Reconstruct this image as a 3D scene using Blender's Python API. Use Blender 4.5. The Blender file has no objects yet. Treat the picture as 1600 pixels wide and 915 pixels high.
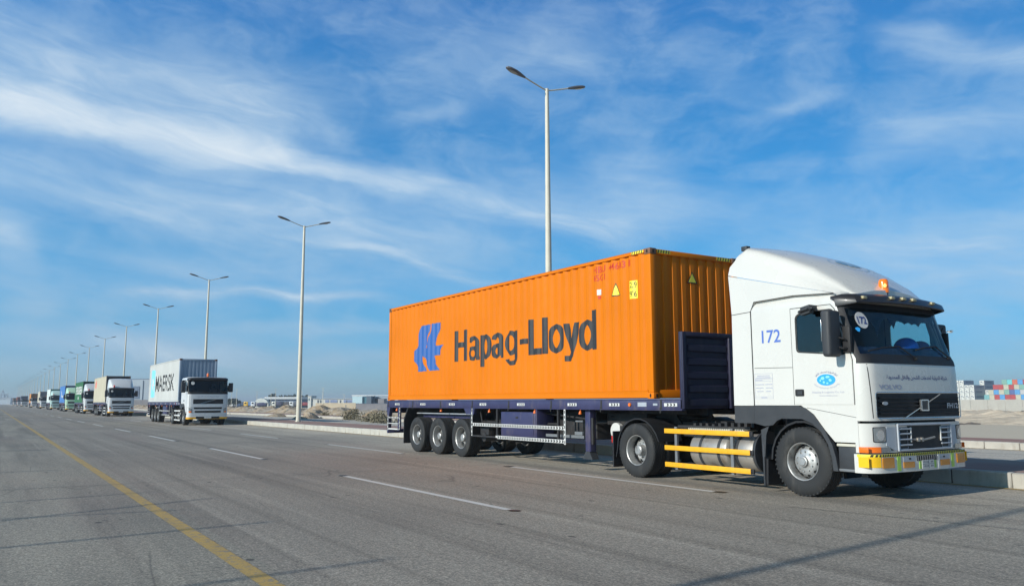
import bpy, bmesh, math, random
from mathutils import Vector, Matrix, noise
from mathutils.geometry import tessellate_polygon
R = math.radians
random.seed(7)
S = bpy.context.scene
COL = S.collection

# ------------------------------------------------------------------ camera
cd = bpy.data.cameras.new('camera'); cam = bpy.data.objects.new('camera', cd); COL.objects.link(cam)
_r = Vector((0.53985104, 0.84175339, -0.00347566)); _u = Vector((0.11403775, -0.06904488, 0.99107426)); _f = Vector((-0.83400015, 0.53542882, 0.13326561))
_m = Matrix((_r, _u, -_f)).transposed().to_4x4(); _m.translation = (0, 0, 1.447)
cam.matrix_world = _m
cd.sensor_width = 36; cd.lens = 1257.74 / 1600 * 36; cd.clip_start = .1; cd.clip_end = 20000
S.camera = cam
# ------------------------------------------------------------------ sky, sun, exposure
SUN_EL = 23.0
SUN_AZ = math.atan2(.080, -1.0)          # clockwise from +Y
W = bpy.data.worlds.new("World"); S.world = W; W.use_nodes = True
SUNV = Vector((math.sin(SUN_AZ) * math.cos(R(SUN_EL)), math.cos(SUN_AZ) * math.cos(R(SUN_EL)), math.sin(R(SUN_EL))))
sl = bpy.data.lights.new('sun', 'SUN'); sl.energy = 4.5; sl.angle = R(.5); sl.color = (1, .945, .85)
so = bpy.data.objects.new('sun', sl); COL.objects.link(so)
so.rotation_euler = SUNV.to_track_quat('Z', 'Y').to_euler(); so.location = (0, -30, 40)
S.view_settings.view_transform = 'Standard'; S.view_settings.look = 'None'; S.view_settings.exposure = 0; S.view_settings.gamma = 1


class NT:
    def __init__(s, tree): s.t = tree; s.n = tree.nodes; s.l = tree.links
    def new(s, typ, **kw):
        n = s.n.new(typ)
        for k, v in kw.items(): setattr(n, k, v)
        return n
    def put(s, sock, v):
        if hasattr(v, 'is_linked') or isinstance(v, bpy.types.NodeSocket): s.l.new(v, sock)
        else:
            if isinstance(v, tuple) and len(v) == 3 and len(getattr(sock, 'default_value', (0,) * 3)) == 4: v = (*v, 1)
            sock.default_value = v
    def math(s, op, a, b=None, c=None, clamp=False):
        n = s.new('ShaderNodeMath', operation=op); n.use_clamp = clamp
        s.put(n.inputs[0], a)
        if b is not None: s.put(n.inputs[1], b)
        if c is not None: s.put(n.inputs[2], c)
        return n.outputs[0]
    def vm(s, op, a, b=None):
        n = s.new('ShaderNodeVectorMath', operation=op); s.put(n.inputs[0], a)
        if b is not None: s.put(n.inputs[1], b)
        return n.outputs['Value'] if op in ('DOT_PRODUCT', 'LENGTH') else n.outputs[0]
    def noise(s, vec, scale, detail=4, rough=.5, dist=0, dim='3D'):
        n = s.new('ShaderNodeTexNoise', noise_dimensions=dim); s.put(n.inputs['Vector'], vec)
        n.inputs['Scale'].default_value = scale; n.inputs['Detail'].default_value = detail
        n.inputs['Roughness'].default_value = rough; n.inputs['Distortion'].default_value = dist
        return n.outputs[0]
    def ramp(s, fac, stops, interp='LINEAR'):
        n = s.new('ShaderNodeValToRGB'); n.color_ramp.interpolation = interp; s.put(n.inputs[0], fac)
        e = n.color_ramp.elements
        while len(e) < len(stops): e.new(.5)
        for el, (p, c) in zip(e, stops):
            el.position = p; el.color = (*c, 1) if len(c) == 3 else c
        return n.outputs[0]
    def mix(s, f, a, b, blend='MIX'):
        n = s.new('ShaderNodeMix', data_type='RGBA', blend_type=blend); s.put(n.inputs[0], f); s.put(n.inputs[6], a); s.put(n.inputs[7], b)
        return n.outputs[2]
    def maprange(s, v, a, b, c=0., d=1., smooth=False):
        n = s.new('ShaderNodeMapRange'); s.put(n.inputs[0], v)
        if smooth: n.interpolation_type = 'SMOOTHSTEP'
        for i, x in enumerate((a, b, c, d)): n.inputs[i + 1].default_value = x
        return n.outputs[0]
    def sep(s, v):
        n = s.new('ShaderNodeSeparateXYZ'); s.put(n.inputs[0], v); return n.outputs
    def comb(s, x, y, z):
        n = s.new('ShaderNodeCombineXYZ')
        for i, v in enumerate((x, y, z)): s.put(n.inputs[i], v)
        return n.outputs[0]


def srgb(r, g, b):
    return tuple(((c / 255) / 12.92 if c / 255 <= .04045 else ((c / 255 + .055) / 1.055) ** 2.4) for c in (r, g, b))


# world shader: Nishita sky, tinted by elevation, with cirrus
SKY_STR = .1
w = NT(W.node_tree); w.n.clear()
tc = w.new('ShaderNodeTexCoord'); dirv = w.vm('NORMALIZE', tc.outputs['Generated'])
sky = w.new('ShaderNodeTexSky', sky_type='NISHITA'); sky.sun_disc = False; sky.sun_elevation = R(SUN_EL); sky.sun_rotation = SUN_AZ
sky.dust_density = 1.0; sky.ozone_density = 1.5
dx, dy, dz = w.sep(dirv)
el = w.math('MULTIPLY', w.math('ARCSINE', dz), 57.2958)
az = w.math('MULTIPLY', w.math('ARCTAN2', dx, dy), 57.2958)
SKYTINT = [(0, (1, 1, 1)), (1, (1, 1, 1))]
SKYTINT = [(0, (0.916, 1.35, 2.339)), (0.0033, (0.916, 1.35, 2.339)), (0.0133, (0.64, 1.045, 1.958)), (0.0333, (0.44, 0.84, 1.60)), (0.0633, (0.34, 0.82, 1.42)), (0.1144, (0.285, 0.86, 1.40)), (0.1644, (0.229, 0.871, 1.461)), (0.2133, (0.214, 0.906, 1.531)), (0.2611, (0.228, 0.955, 1.65)), (0.3022, (0.246, 0.939, 1.711)), (0.38, (0.17, 0.55, 0.98)), (0.5, (0.14, 0.36, 0.60)), (1, (0.14, 0.34, 0.56))]
elf = w.math('DIVIDE', el, 90, clamp=True)
tint = w.ramp(elf, SKYTINT)
clear = w.mix(1, sky.outputs[0], tint, 'MULTIPLY')
clear = w.vm('SCALE', clear); w.put(clear.node.inputs['Scale'], w.math('MULTIPLY', w.maprange(az, -90, -20, 1.12, .80), w.maprange(az, -15, 50, 1, .95)))
clear = w.vm('MULTIPLY', clear, (1.0, 1.14, 1.06))
clear = w.vm('SCALE', clear); clear.node.inputs['Scale'].default_value = SKY_STR
p0 = w.comb(az, el, 0)
wn = w.new('ShaderNodeTexNoise'); w.put(wn.inputs['Vector'], w.vm('MULTIPLY', p0, (.10, .22, 0))); wn.inputs['Scale'].default_value = 1; wn.inputs['Detail'].default_value = 5
warp = w.vm('MULTIPLY', w.vm('SUBTRACT', wn.outputs['Color'], (.5, .5, .5)), (5, 3.2, 0))
p = w.vm('ADD', p0, warp)
# fine streaky texture, running along the drift of the cirrus
rot = w.new('ShaderNodeVectorRotate'); rot.rotation_type = 'Z_AXIS'; w.put(rot.inputs['Vector'], p0); rot.inputs['Angle'].default_value = R(9)
pst = w.vm('MULTIPLY', w.vm('ADD', rot.outputs[0], w.vm('MULTIPLY', warp, (.55, .55, 0))), (.085, .42, 0))
fine = w.noise(pst, 1.6, 8, .62, .6)
fine2 = w.noise(w.vm('MULTIPLY', p, (.16, .3, 0)), 1.1, 7, .6, .3)
STREAKS = [  # az0, el0, az1, el1, half width, strength
    (-94, 18.1, -74, 16.6, 1.15, 2.1), (-92, 18.6, -70, 16.8, 2.4, .25), (-74, 16.4, -64, 15.3, .7, .95), (-66, 15.2, -49, 12.4, .9, .70),
    (-92, 20.8, -70, 20.0, 2.2, .40), (-70, 11.2, -59, 8.2, .45, .5), (-83, 7.1, -75, 7.2, .35, .6), (-75, 7.2, -66, 6.5, .35, .6),
    (-77, 4.7, -64, 4.8, .40, .45), (-90, 6.1, -86.5, 5.2, .7, .5), (-93, 10.2, -88, 9.2, 1.7, .7), (-89, 13.8, -60, 11.5, 1.6, .40),
    (-60, 15.5, -40, 12.8, 1.9, .32), (-46, 24.5, -40, 20.5, 1.0, .14), (-40, 19.2, -34, 20.2, .40, .25), (-31, 22.6, -22, 19.6, .9, .45), (-33, 16.2, -21, 17.5, 1.6, .42),
    (-40, 9.4, -22, 10.8, 1.9, .48), (-32, 6.8, -18, 7.4, 1.4, .32), (-64, 23, -50, 24.5, 2.6, .30), (-66, 19.3, -60, 20.4, .6, .20),
    (-88, 3.8, -74, 3.2, .8, .4), (-96, 3.2, -70, 2.4, 1.6, .35), (-94, 7.4, -76, 6.0, 1.4, .25), (-96, 13.6, -62, 12.2, 2.6, .26), (-96, 22, -74, 20.6, 2.6, .22), (-36, 7.6, -18, 8.2, 2.6, .22), (-80, 9.4, -55, 8.0, 2.4, .16), (-72, 2.9, -62, 2.6, .5, .3), (-52, 17.5, -44, 15, 1.6, .18), (-84, 9.0, -72, 8.6, .8, .30),
]
dens = None
for (a0, e0, a1, e1, hw, k) in STREAKS:
    c = Vector(((a0 + a1) / 2, (e0 + e1) / 2, 0)); d = Vector((a1 - a0, e1 - e0, 0)); L = d.length / 2 * 1.05; d.normalize(); n_ = Vector((-d.y, d.x, 0))
    v = w.vm('SUBTRACT', p, tuple(c))
    a = w.vm('DOT_PRODUCT', v, tuple(d / L)); b = w.vm('DOT_PRODUCT', v, tuple(n_ / hw))
    a2 = w.math('POWER', w.math('ABSOLUTE', a), 4.0)
    m = w.math('MULTIPLY', w.math('EXPONENT', w.math('MULTIPLY', w.math('MULTIPLY_ADD', b, b, a2), -1)), k)
    dens = m if dens is None else w.math('ADD', dens, m)
tex = w.maprange(fine, .28, .74, .50, 1.15)
dens = w.math('MULTIPLY', dens, tex)
veil = w.math('MULTIPLY', w.maprange(fine2, .36, .78, .02, .30, True), w.maprange(fine, .3, .7, .7, 1.0))
dens = w.math('ADD', dens, veil)
dens = w.math('MULTIPLY', dens, w.maprange(el, 0, 2.2, .35, 1.0))
dens = w.math('MULTIPLY', w.math('SUBTRACT', 1, w.math('EXPONENT', w.math('MULTIPLY', dens, -1.45))), .97)
dens = w.math('MULTIPLY', dens, w.maprange(fine, .25, .75, .80, 1.0))
cloudcol = w.mix(w.maprange(el, 1, 14), tuple(x for x in srgb(176, 194, 216)), tuple(x for x in srgb(203, 226, 242)))
cloudcol = w.mix(w.maprange(dens, .5, .92), cloudcol, srgb(226, 238, 247))
skyc = w.mix(dens, clear, cloudcol)
bg = w.new('ShaderNodeBackground'); w.put(bg.inputs[0], skyc); bg.inputs[1].default_value = 1.0
# keep the Background strength inside the daylight range: colours above are divided by it
STR = .15
skyc2 = w.vm('SCALE', skyc); skyc2.node.inputs['Scale'].default_value = 1 / STR
w.put(bg.inputs[0], skyc2); bg.inputs[1].default_value = STR
wo = w.new('ShaderNodeOutputWorld'); w.l.new(bg.outputs[0], wo.inputs[0])


# ------------------------------------------------------------------ materials
def mat(name, col, rough=.6, metal=0., var=.0, vscale=3., bump=0., bscale=40., coat=0., spec=.5, dirt=None, dirt_amt=0., emit=None):
    m = bpy.data.materials.new(name); m.use_nodes = True; t = NT(m.node_tree); b = t.n['Principled BSDF']
    b.inputs['Roughness'].default_value = rough; b.inputs['Metallic'].default_value = metal
    b.inputs['Specular IOR Level'].default_value = spec
    if coat: b.inputs['Coat Weight'].default_value = coat; b.inputs['Coat Roughness'].default_value = .08
    tcn = t.new('ShaderNodeTexCoord'); oc = tcn.outputs['Object']
    c = (*col, 1)
    if var or dirt:
        n1 = t.noise(oc, vscale, 6, .6)
        cc = t.mix(t.maprange(n1, .3, .7), tuple(x * (1 - var) for x in col), tuple(min(1, x * (1 + var)) for x in col))
        if dirt:
            n2 = t.noise(t.vm('MULTIPLY', oc, (1, 1, .35)), vscale * 1.7, 8, .65)
            cc = t.mix(t.math('MULTIPLY', t.maprange(n2, .5, .72, 0, 1, True), dirt_amt), cc, dirt)
        t.put(b.inputs['Base Color'], cc)
        t.put(b.inputs['Roughness'], t.maprange(n1, .3, .7, max(.02, rough - .07), min(1, rough + .1)))
    else: b.inputs['Base Color'].default_value = c
    if bump:
        bn = t.new('ShaderNodeBump'); bn.inputs['Strength'].default_value = bump; bn.inputs['Distance'].default_value = .02
        t.put(bn.inputs['Height'], t.noise(oc, bscale, 5, .6)); t.l.new(bn.outputs[0], b.inputs['Normal'])
    if emit: b.inputs['Emission Color'].default_value = (*emit[0], 1); b.inputs['Emission Strength'].default_value = emit[1]
    return m


def glass(name, tint, refl=1.0, rough=.02):
    m = bpy.data.materials.new(name); m.use_nodes = True; t = NT(m.node_tree); t.n.clear()
    tr = t.new('ShaderNodeBsdfTransparent'); tr.inputs[0].default_value = (*tint, 1)
    gl = t.new('ShaderNodeBsdfGlossy'); gl.inputs['Roughness'].default_value = rough; gl.inputs[0].default_value = (1, 1, 1, 1)
    fr = t.new('ShaderNodeFresnel'); fr.inputs[0].default_value = 1.5
    mx = t.new('ShaderNodeMixShader'); t.put(mx.inputs[0], t.math('MULTIPLY', fr.outputs[0], refl, clamp=True))
    t.l.new(tr.outputs[0], mx.inputs[1]); t.l.new(gl.outputs[0], mx.inputs[2])
    o = t.new('ShaderNodeOutputMaterial'); t.l.new(mx.outputs[0], o.inputs[0]); return m


def container_paint(name, col, dirt=(.25, .18, .12), amt=.35, rough=.45):
    """faded paint with vertical rust runs and scuffs"""
    m = bpy.data.materials.new(name); m.use_nodes = True; t = NT(m.node_tree); b = t.n['Principled BSDF']
    oc = t.new('ShaderNodeTexCoord').outputs['Object']
    fade = t.noise(oc, .7, 4, .5)
    cc = t.mix(t.maprange(fade, .3, .7), tuple(x * .93 for x in col), tuple(min(1, x * 1.05 + .004) for x in col))
    run = t.noise(t.vm('MULTIPLY', oc, (5, 5, .35)), 1.6, 6, .6)
    cc = t.mix(t.math('MULTIPLY', t.maprange(run, .60, .78, 0, 1, True), amt * .5), cc, tuple(.5 * a + .5 * d for a, d in zip(col, dirt)))
    sp = t.noise(oc, 9, 8, .75)
    cc = t.mix(t.math('MULTIPLY', t.maprange(sp, .68, .74, 0, 1), amt), cc, dirt)
    t.put(b.inputs['Base Color'], cc); b.inputs['Specular IOR Level'].default_value = .13; t.put(b.inputs['Roughness'], t.maprange(sp, .3, .7, rough - .06, rough + .14))
    bn = t.new('ShaderNodeBump'); bn.inputs['Strength'].default_value = .12; bn.inputs['Distance'].default_value = .01
    t.put(bn.inputs['Height'], t.noise(oc, 1.6, 3, .5)); t.l.new(bn.outputs[0], b.inputs['Normal'])
    return m


M = dict(
    white=mat('white_paint', (.625, .612, .570), .28, var=.02, vscale=1.2, coat=.35, dirt=(.45, .40, .33), dirt_amt=.11),
    white2=mat('white_truck_paint', (.64, .65, .65), .3, coat=.3, var=.03, vscale=1),
    seam=mat('panel_gap', (.03, .03, .03), .8),
    charcoal=mat('charcoal_plastic', (.035, .038, .043), .55, var=.15, vscale=4, bump=.05, bscale=200),
    grey=mat('grey_plastic', (.16, .17, .18), .5, var=.1, vscale=5),
    visor=mat('visor_plastic', (.020, .019, .021), .38, coat=.12),
    black=mat('black_part', (.012, .012, .014), .6, var=.2, vscale=5),
    chassis=mat('chassis_paint', (.02, .02, .022), .7, var=.3, vscale=6, dirt=(.12, .10, .08), dirt_amt=.35),
    rubber=mat('tyre_rubber', (.019, .020, .021), .75, var=.18, vscale=4, dirt=(.075, .07, .062), dirt_amt=.5),
    rim=mat('wheel_steel', (.42, .42, .41), .42, .55, var=.15, vscale=8, dirt=(.10, .08, .06), dirt_amt=.6),
    rimdark=mat('wheel_hole', (.01, .01, .01), .9),
    hub=mat('hub_metal', (.28, .27, .26), .45, .6, var=.2, vscale=14, dirt=(.06, .05, .04), dirt_amt=.6),
    chrome=mat('chrome', (.7, .7, .7), .22, .9),
    steel=mat('tank_aluminium', (.40, .375, .34), .45, .55, var=.1, vscale=3, dirt=(.18, .13, .09), dirt_amt=.6),
    silverp=mat('silver_plastic', (.42, .45, .49), .4, .2, var=.05),
    navy=mat('navy_paint', (.036, .037, .098), .45, var=.15, vscale=3, dirt=(.16, .13, .13), dirt_amt=.45),
    navyshade=mat('navy_headboard_shaded', (.016, .017, .045), .5, var=.15, vscale=3, dirt=(.07, .07, .08), dirt_amt=.3),  # navy copy darkened: shade on the front-facing headboard put into the colour
    yellow=mat('yellow_guard', (.80, .40, .01), .5, var=.08, vscale=6, dirt=(.4, .2, .04), dirt_amt=.4),
    yref=mat('yellow_reflective', (.85, .50, .01), .4),
    creamlamp=mat('cream_lens', (.42, .36, .20), .4),
    amber=mat('amber_lens', (.55, .22, .01), .25, coat=.5),
    orangelamp=mat('orange_lens', (.85, .17, .01), .2, coat=.6),
    beaconlit=mat('beacon_lens', (.9, .2, .01), .2, coat=.6, emit=((1, .22, .01), .08)),
    beaconcore=mat('beacon_bulb', (1, .6, .2), .3, emit=((1, .5, .1), 1.5)),
    redlens=mat('red_lens', (.6, .02, .01), .25, coat=.5),
    lime=mat('lime_tape', (.38, .60, .10), .5),
    lens=mat('clear_lens', (.25, .27, .28), .12, .3, coat=1),
    whiteref=mat('white_sticker', (.60, .60, .58), .5, var=.08, vscale=5),
    blackpr=mat('black_print', (.02, .02, .02), .6),
    letter=mat('charcoal_lettering', (.022, .024, .028), .6, var=.1, vscale=3),
    hblue=mat('blue_logo', (.022, .105, .36), .5, var=.06, vscale=3),
    redpr=mat('red_print', (.55, .03, .01), .6),
    haz=mat('yellow_label', (.85, .72, .05), .5),
    numblue=mat('blue_number', (.08, .16, .50), .5),
    textblue=mat('dark_blue_text', (.03, .05, .22), .5),
    fadedtext=mat('faded_grey_text', (.38, .40, .50), .6),
    globe=mat('globe_blue', (.03, .35, .80), .5),
    globel=mat('globe_light', (.25, .65, .85), .5),
    cabin=mat('cab_interior', (.035, .038, .05), .8, var=.2),
    curtain=mat('curtain_cloth', (.06, .055, .07), .95, var=.3, vscale=12),
    dash=mat('dashboard_cloth', (.06, .08, .16), .9, var=.4, vscale=18),
    helmet=mat('blue_plastic', (.015, .10, .62), .25, coat=.6),
    glass=glass('windshield_glass', (.62, .80, .80), .65), sglass=glass('side_glass', (.20, .30, .33), 1.3), sglass2=glass('far_side_glass', (.72, .82, .82), 1.0),
    farglass=mat('dark_glass', (.012, .02, .022), .06, coat=1),
    kerb=mat('kerb_concrete', (.44, .42, .37), .85, var=.12, vscale=2.5, bump=.15, bscale=60, dirt=(.26, .22, .17), dirt_amt=.5),
    joint=mat('kerb_joint', (.10, .09, .08), .9),
    galv=mat('pole_paint', (.60, .57, .47), .55, .0, var=.08, vscale=2),
    lamphead=mat('lamp_head', (.16, .17, .19), .4, .4), lampglass=mat('lamp_glass', (.30, .31, .28), .15, coat=1),
    corner=mat('casting_steel', (.18, .09, .05), .6, var=.3, vscale=8),
)

# ------------------------------------------------------------------ mesh helpers
class MB:
    def __init__(s): s.v = []; s.f = []; s.m = []
    def add(s, verts, faces, mi=0):
        o = len(s.v); s.v += [tuple(v) for v in verts]; s.f += [tuple(i + o for i in f) for f in faces]; s.m += [mi] * len(faces); return s
    def bm(s, bm, mi=0):
        bm.verts.ensure_lookup_table(); bm.verts.index_update()
        s.add([v.co for v in bm.verts], [[v.index for v in f.verts] for f in bm.faces], mi); bm.free(); return s
    def box(s, x0, x1, y0, y1, z0, z1, bev=0., mi=0, seg=2):
        bm = bmesh.new(); bmesh.ops.create_cube(bm, size=1)
        for v in bm.verts: v.co = Vector(((x0 + x1) / 2 + v.co.x * (x1 - x0), (y0 + y1) / 2 + v.co.y * (y1 - y0), (z0 + z1) / 2 + v.co.z * (z1 - z0)))
        if bev: bmesh.ops.bevel(bm, geom=bm.edges[:], offset=min(bev, .45 * min(abs(x1 - x0), abs(y1 - y0), abs(z1 - z0))), segments=seg, profile=.5, affect='EDGES')
        return s.bm(bm, mi)
    def cyl(s, p0, p1, r0, r1=None, seg=16, caps=True, mi=0):
        p0 = Vector(p0); p1 = Vector(p1); r1 = r0 if r1 is None else r1
        d = (p1 - p0).normalized(); a = d.orthogonal().normalized(); b = d.cross(a)
        vs = []
        for pp, r in ((p0, r0), (p1, r1)):
            for i in range(seg):
                t = 2 * math.pi * i / seg; vs.append(pp + a * math.cos(t) * r + b * math.sin(t) * r)
        fs = [(i, (i + 1) % seg, seg + (i + 1) % seg, seg + i) for i in range(seg)]
        if caps: fs += [tuple(range(seg - 1, -1, -1)), tuple(range(seg, 2 * seg))]
        return s.add(vs, fs, mi)
    def tube(s, pts, r, seg=8, mi=0):
        for a, b in zip(pts[:-1], pts[1:]): s.cyl(a, b, r, seg=seg, mi=mi)
        return s
    def lathe(s, prof, center=(0, 0, 0), axis='Y', seg=40, mi=0, close=False):
        """prof: list of (radius, along)"""
        c = Vector(center); vs = []; n = len(prof)
        for i in range(seg):
            t = 2 * math.pi * i / seg; ct, st = math.cos(t), math.sin(t)
            for r, h in prof:
                if axis == 'Y': vs.append(c + Vector((r * ct, h, r * st)))
                elif axis == 'Z': vs.append(c + Vector((r * ct, r * st, h)))
                else: vs.append(c + Vector((h, r * ct, r * st)))
        fs = []
        rng = n if close else n - 1
        for i in range(seg):
            j = (i + 1) % seg
            for k in range(rng):
                k2 = (k + 1) % n; fs.append((i * n + k, j * n + k, j * n + k2, i * n + k2))
        return s.add(vs, fs, mi)
    def poly(s, loops, fn, d0, d1, mi=0):
        """loops of 2-D points (outer, holes...) extruded from depth d0 to d1 through fn(u, v, d)"""
        if not isinstance(loops[0][0], (tuple, list, Vector)): loops = [loops]
        l3 = [[Vector((u, v, 0)) for u, v in lp] for lp in loops]
        tr = tessellate_polygon(l3); flat = [q for lp in loops for q in lp]; n = len(flat)
        vs = [fn(u, v, d0) for u, v in flat] + [fn(u, v, d1) for u, v in flat]
        fs = [tuple(t) for t in tr] + [tuple(i + n for i in reversed(t)) for t in tr]
        o = 0
        for lp in loops:
            k = len(lp)
            for i in range(k):
                a, b = o + i, o + (i + 1) % k; fs.append((a, b, b + n, a + n))
            o += k
        return s.add(vs, fs, mi)
    def build(s, name, mats, parent=None, loc=None, smooth=40, norm=True):
        me = bpy.data.meshes.new(name); me.from_pydata(s.v, [], s.f)
        if norm:
            bm = bmesh.new(); bm.from_mesh(me); bmesh.ops.remove_doubles(bm, verts=bm.verts, dist=1e-5)
            bmesh.ops.recalc_face_normals(bm, faces=bm.faces)
            mi_ok = True; bm.to_mesh(me); bm.free()
        if len(set(s.m)) > 1 and not norm: me.polygons.foreach_set('material_index', s.m)
        if isinstance(mats, (list, tuple)):
            for m in mats: me.materials.append(m)
        else: me.materials.append(mats)
        if smooth:
            me.polygons.foreach_set('use_smooth', [True] * len(me.polygons)); me.set_sharp_from_angle(angle=R(smooth))
        me.update()
        o = bpy.data.objects.new(name, me); COL.objects.link(o)
        if parent: o.parent = parent
        if loc: o.location = loc
        return o


def _build_multi(s, name, mats, parent=None, loc=None, smooth=40):
    """several materials in one part: keep indices through the clean-up"""
    bm = bmesh.new(); vs = [bm.verts.new(v) for v in s.v]
    for f, mi in zip(s.f, s.m):
        try: nf = bm.faces.new([vs[i] for i in f]); nf.material_index = mi
        except ValueError: pass
    bmesh.ops.remove_doubles(bm, verts=bm.verts, dist=1e-5); bmesh.ops.recalc_face_normals(bm, faces=bm.faces)
    me = bpy.data.meshes.new(name); bm.to_mesh(me); bm.free()
    for m in mats: me.materials.append(m)
    if smooth:
        me.polygons.foreach_set('use_smooth', [True] * len(me.polygons)); me.set_sharp_from_angle(angle=R(smooth))
    o = bpy.data.objects.new(name, me); COL.objects.link(o)
    if parent: o.parent = parent
    if loc: o.location = loc
    return o
MB.multi = _build_multi


def thing(name, label, cat, loc=(0, 0, 0), rz=0., group=None):
    o = bpy.data.objects.new(name, None); COL.objects.link(o); o.location = loc; o.rotation_euler.z = rz
    o.empty_display_size = .3; o['label'] = label; o['category'] = cat
    if group: o['group'] = group
    return o
def tag(o, label=None, cat=None, group=None, kind=None):
    if label: o['label'] = label
    if cat: o['category'] = cat
    if group: o['group'] = group
    if kind: o['kind'] = kind
    return o
def kids(o): return [c for c in bpy.data.objects if c.parent == o]
def copy_tree(o, skip=(), parent=None, cm=None):
    if cm is None:
        cm = {}
        for c in bpy.data.objects:
            if c.parent: cm.setdefault(c.parent.name, []).append(c)
    c = o.copy(); COL.objects.link(c); c.parent = parent
    for ch in cm.get(o.name, []):
        if ch.name.split('.')[0] in skip: continue
        copy_tree(ch, skip, c, cm)
    return c
def repaint(root, old, new):
    """give this copy's parts another paint (meshes stay shared)"""
    st = [root]
    while st:
        o = st.pop(); st += kids(o)
        if o.type == 'MESH':
            for sl_ in o.material_slots:
                if sl_.material == old: sl_.link = 'OBJECT'; sl_.material = new


FORMS = {'ا': ('\ufe8d', '\ufe8e', None, None), 'ب': ('\ufe8f', '\ufe90', '\ufe91', '\ufe92'), 'ة': ('\ufe93', '\ufe94', None, None), 'ت': ('\ufe95', '\ufe96', '\ufe97', '\ufe98'),
         'ح': ('\ufea1', '\ufea2', '\ufea3', '\ufea4'), 'خ': ('\ufea5', '\ufea6', '\ufea7', '\ufea8'), 'د': ('\ufea9', '\ufeaa', None, None), 'ر': ('\ufead', '\ufeae', None, None),
         'ش': ('\ufeb5', '\ufeb6', '\ufeb7', '\ufeb8'), 'ظ': ('\ufec5', '\ufec6', '\ufec7', '\ufec8'), 'ق': ('\ufed5', '\ufed6', '\ufed7', '\ufed8'), 'ك': ('\ufed9', '\ufeda', '\ufedb', '\ufedc'),
         'ل': ('\ufedd', '\ufede', '\ufedf', '\ufee0'), 'م': ('\ufee1', '\ufee2', '\ufee3', '\ufee4'), 'ن': ('\ufee5', '\ufee6', '\ufee7', '\ufee8'), 'و': ('\ufeed', '\ufeee', None, None), 'ي': ('\ufef1', '\ufef2', '\ufef3', '\ufef4')}
def arabic(s):
    out = []
    for i, ch in enumerate(s):
        if ch not in FORMS: out.append(ch); continue
        prev = i > 0 and s[i - 1] in FORMS and FORMS[s[i - 1]][2] is not None
        nxt = i + 1 < len(s) and s[i + 1] in FORMS and FORMS[ch][2] is not None
        f = FORMS[ch]; out.append(f[3] if prev and nxt else f[1] if prev else f[2] if nxt else f[0])
    return ''.join(reversed(out))
def text_bm(body, x0, x1, z0, h, bold=0., cap='H', res=4, wide=None):
    """letters as flat faces, fitted to x0..x1, baseline z0, capital height h"""
    def mk(b):
        c = bpy.data.curves.new('t', 'FONT'); c.body = b
        c.offset = bold; c.resolution_u = res; o = bpy.data.objects.new('t', c); COL.objects.link(o)
        bpy.context.view_layer.update(); me = o.to_mesh(); bm = bmesh.new(); bm.from_mesh(me); o.to_mesh_clear(); bpy.data.objects.remove(o); bpy.data.curves.remove(c); return bm
    b = mk(cap); ch = max(v.co.y for v in b.verts); b.free()
    bm = mk(body); xs = [v.co.x for v in bm.verts]; a, c = min(xs), max(xs); k = h / ch
    for v in bm.verts: v.co = Vector((x0 + (v.co.x - a) / (c - a) * (x1 - x0), 0, z0 + v.co.y * k))
    return bm
def bisect_x(bm, xs):
    for x in xs:
        bmesh.ops.bisect_plane(bm, geom=bm.verts[:] + bm.edges[:] + bm.faces[:], plane_co=(x, 0, 0), plane_no=(1, 0, 0), dist=1e-5)
def bisect_z(bm, zs):
    for z in zs:
        bmesh.ops.bisect_plane(bm, geom=bm.verts[:] + bm.edges[:] + bm.faces[:], plane_co=(0, 0, z), plane_no=(0, 0, 1), dist=1e-5)
def flat_bm(pts):
    """filled outline (x, z) at y=0"""
    bm = bmesh.new(); vs = [bm.verts.new((x, 0, z)) for x, z in pts]
    for t in tessellate_polygon([[Vector((x, z, 0)) for x, z in pts]]): bm.faces.new([vs[i] for i in t])
    return bm
def put_bm(bm, fn, name, mat_, parent):
    for v in bm.verts: v.co = Vector(fn(v.co.x, v.co.z))
    mb = MB(); mb.bm(bm); return mb.build(name, mat_, parent, smooth=None, norm=False)
def rounded(pts, r, n=4):
    out = []; k = len(pts)
    for i in range(k):
        p_, a, b = Vector(pts[i]), Vector(pts[i - 1]), Vector(pts[(i + 1) % k])
        d1 = (a - p_); d2 = (b - p_); rr = min(r, d1.length * .45, d2.length * .45); q1 = p_ + d1.normalized() * rr; q2 = p_ + d2.normalized() * rr
        for j in range(n + 1):
            t = j / n; out.append(tuple(q1 * (1 - t) ** 2 + p_ * 2 * t * (1 - t) + q2 * t * t))
    return out
near = lambda u, v, d: (u, -1.245 - d, v)        # plane of a vehicle's near side, d outward
farp = lambda u, v, d: (u, 1.245 + d, v)

# camera maths, used only to turn the photograph's pixels into real distances
def at(px, py, depth):
    d = _f + _r * (px - 800) / 1257.74 - _u * (py - 457.5) / 1257.74
    return Vector((0, 0, 1.447)) + d * depth

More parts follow.
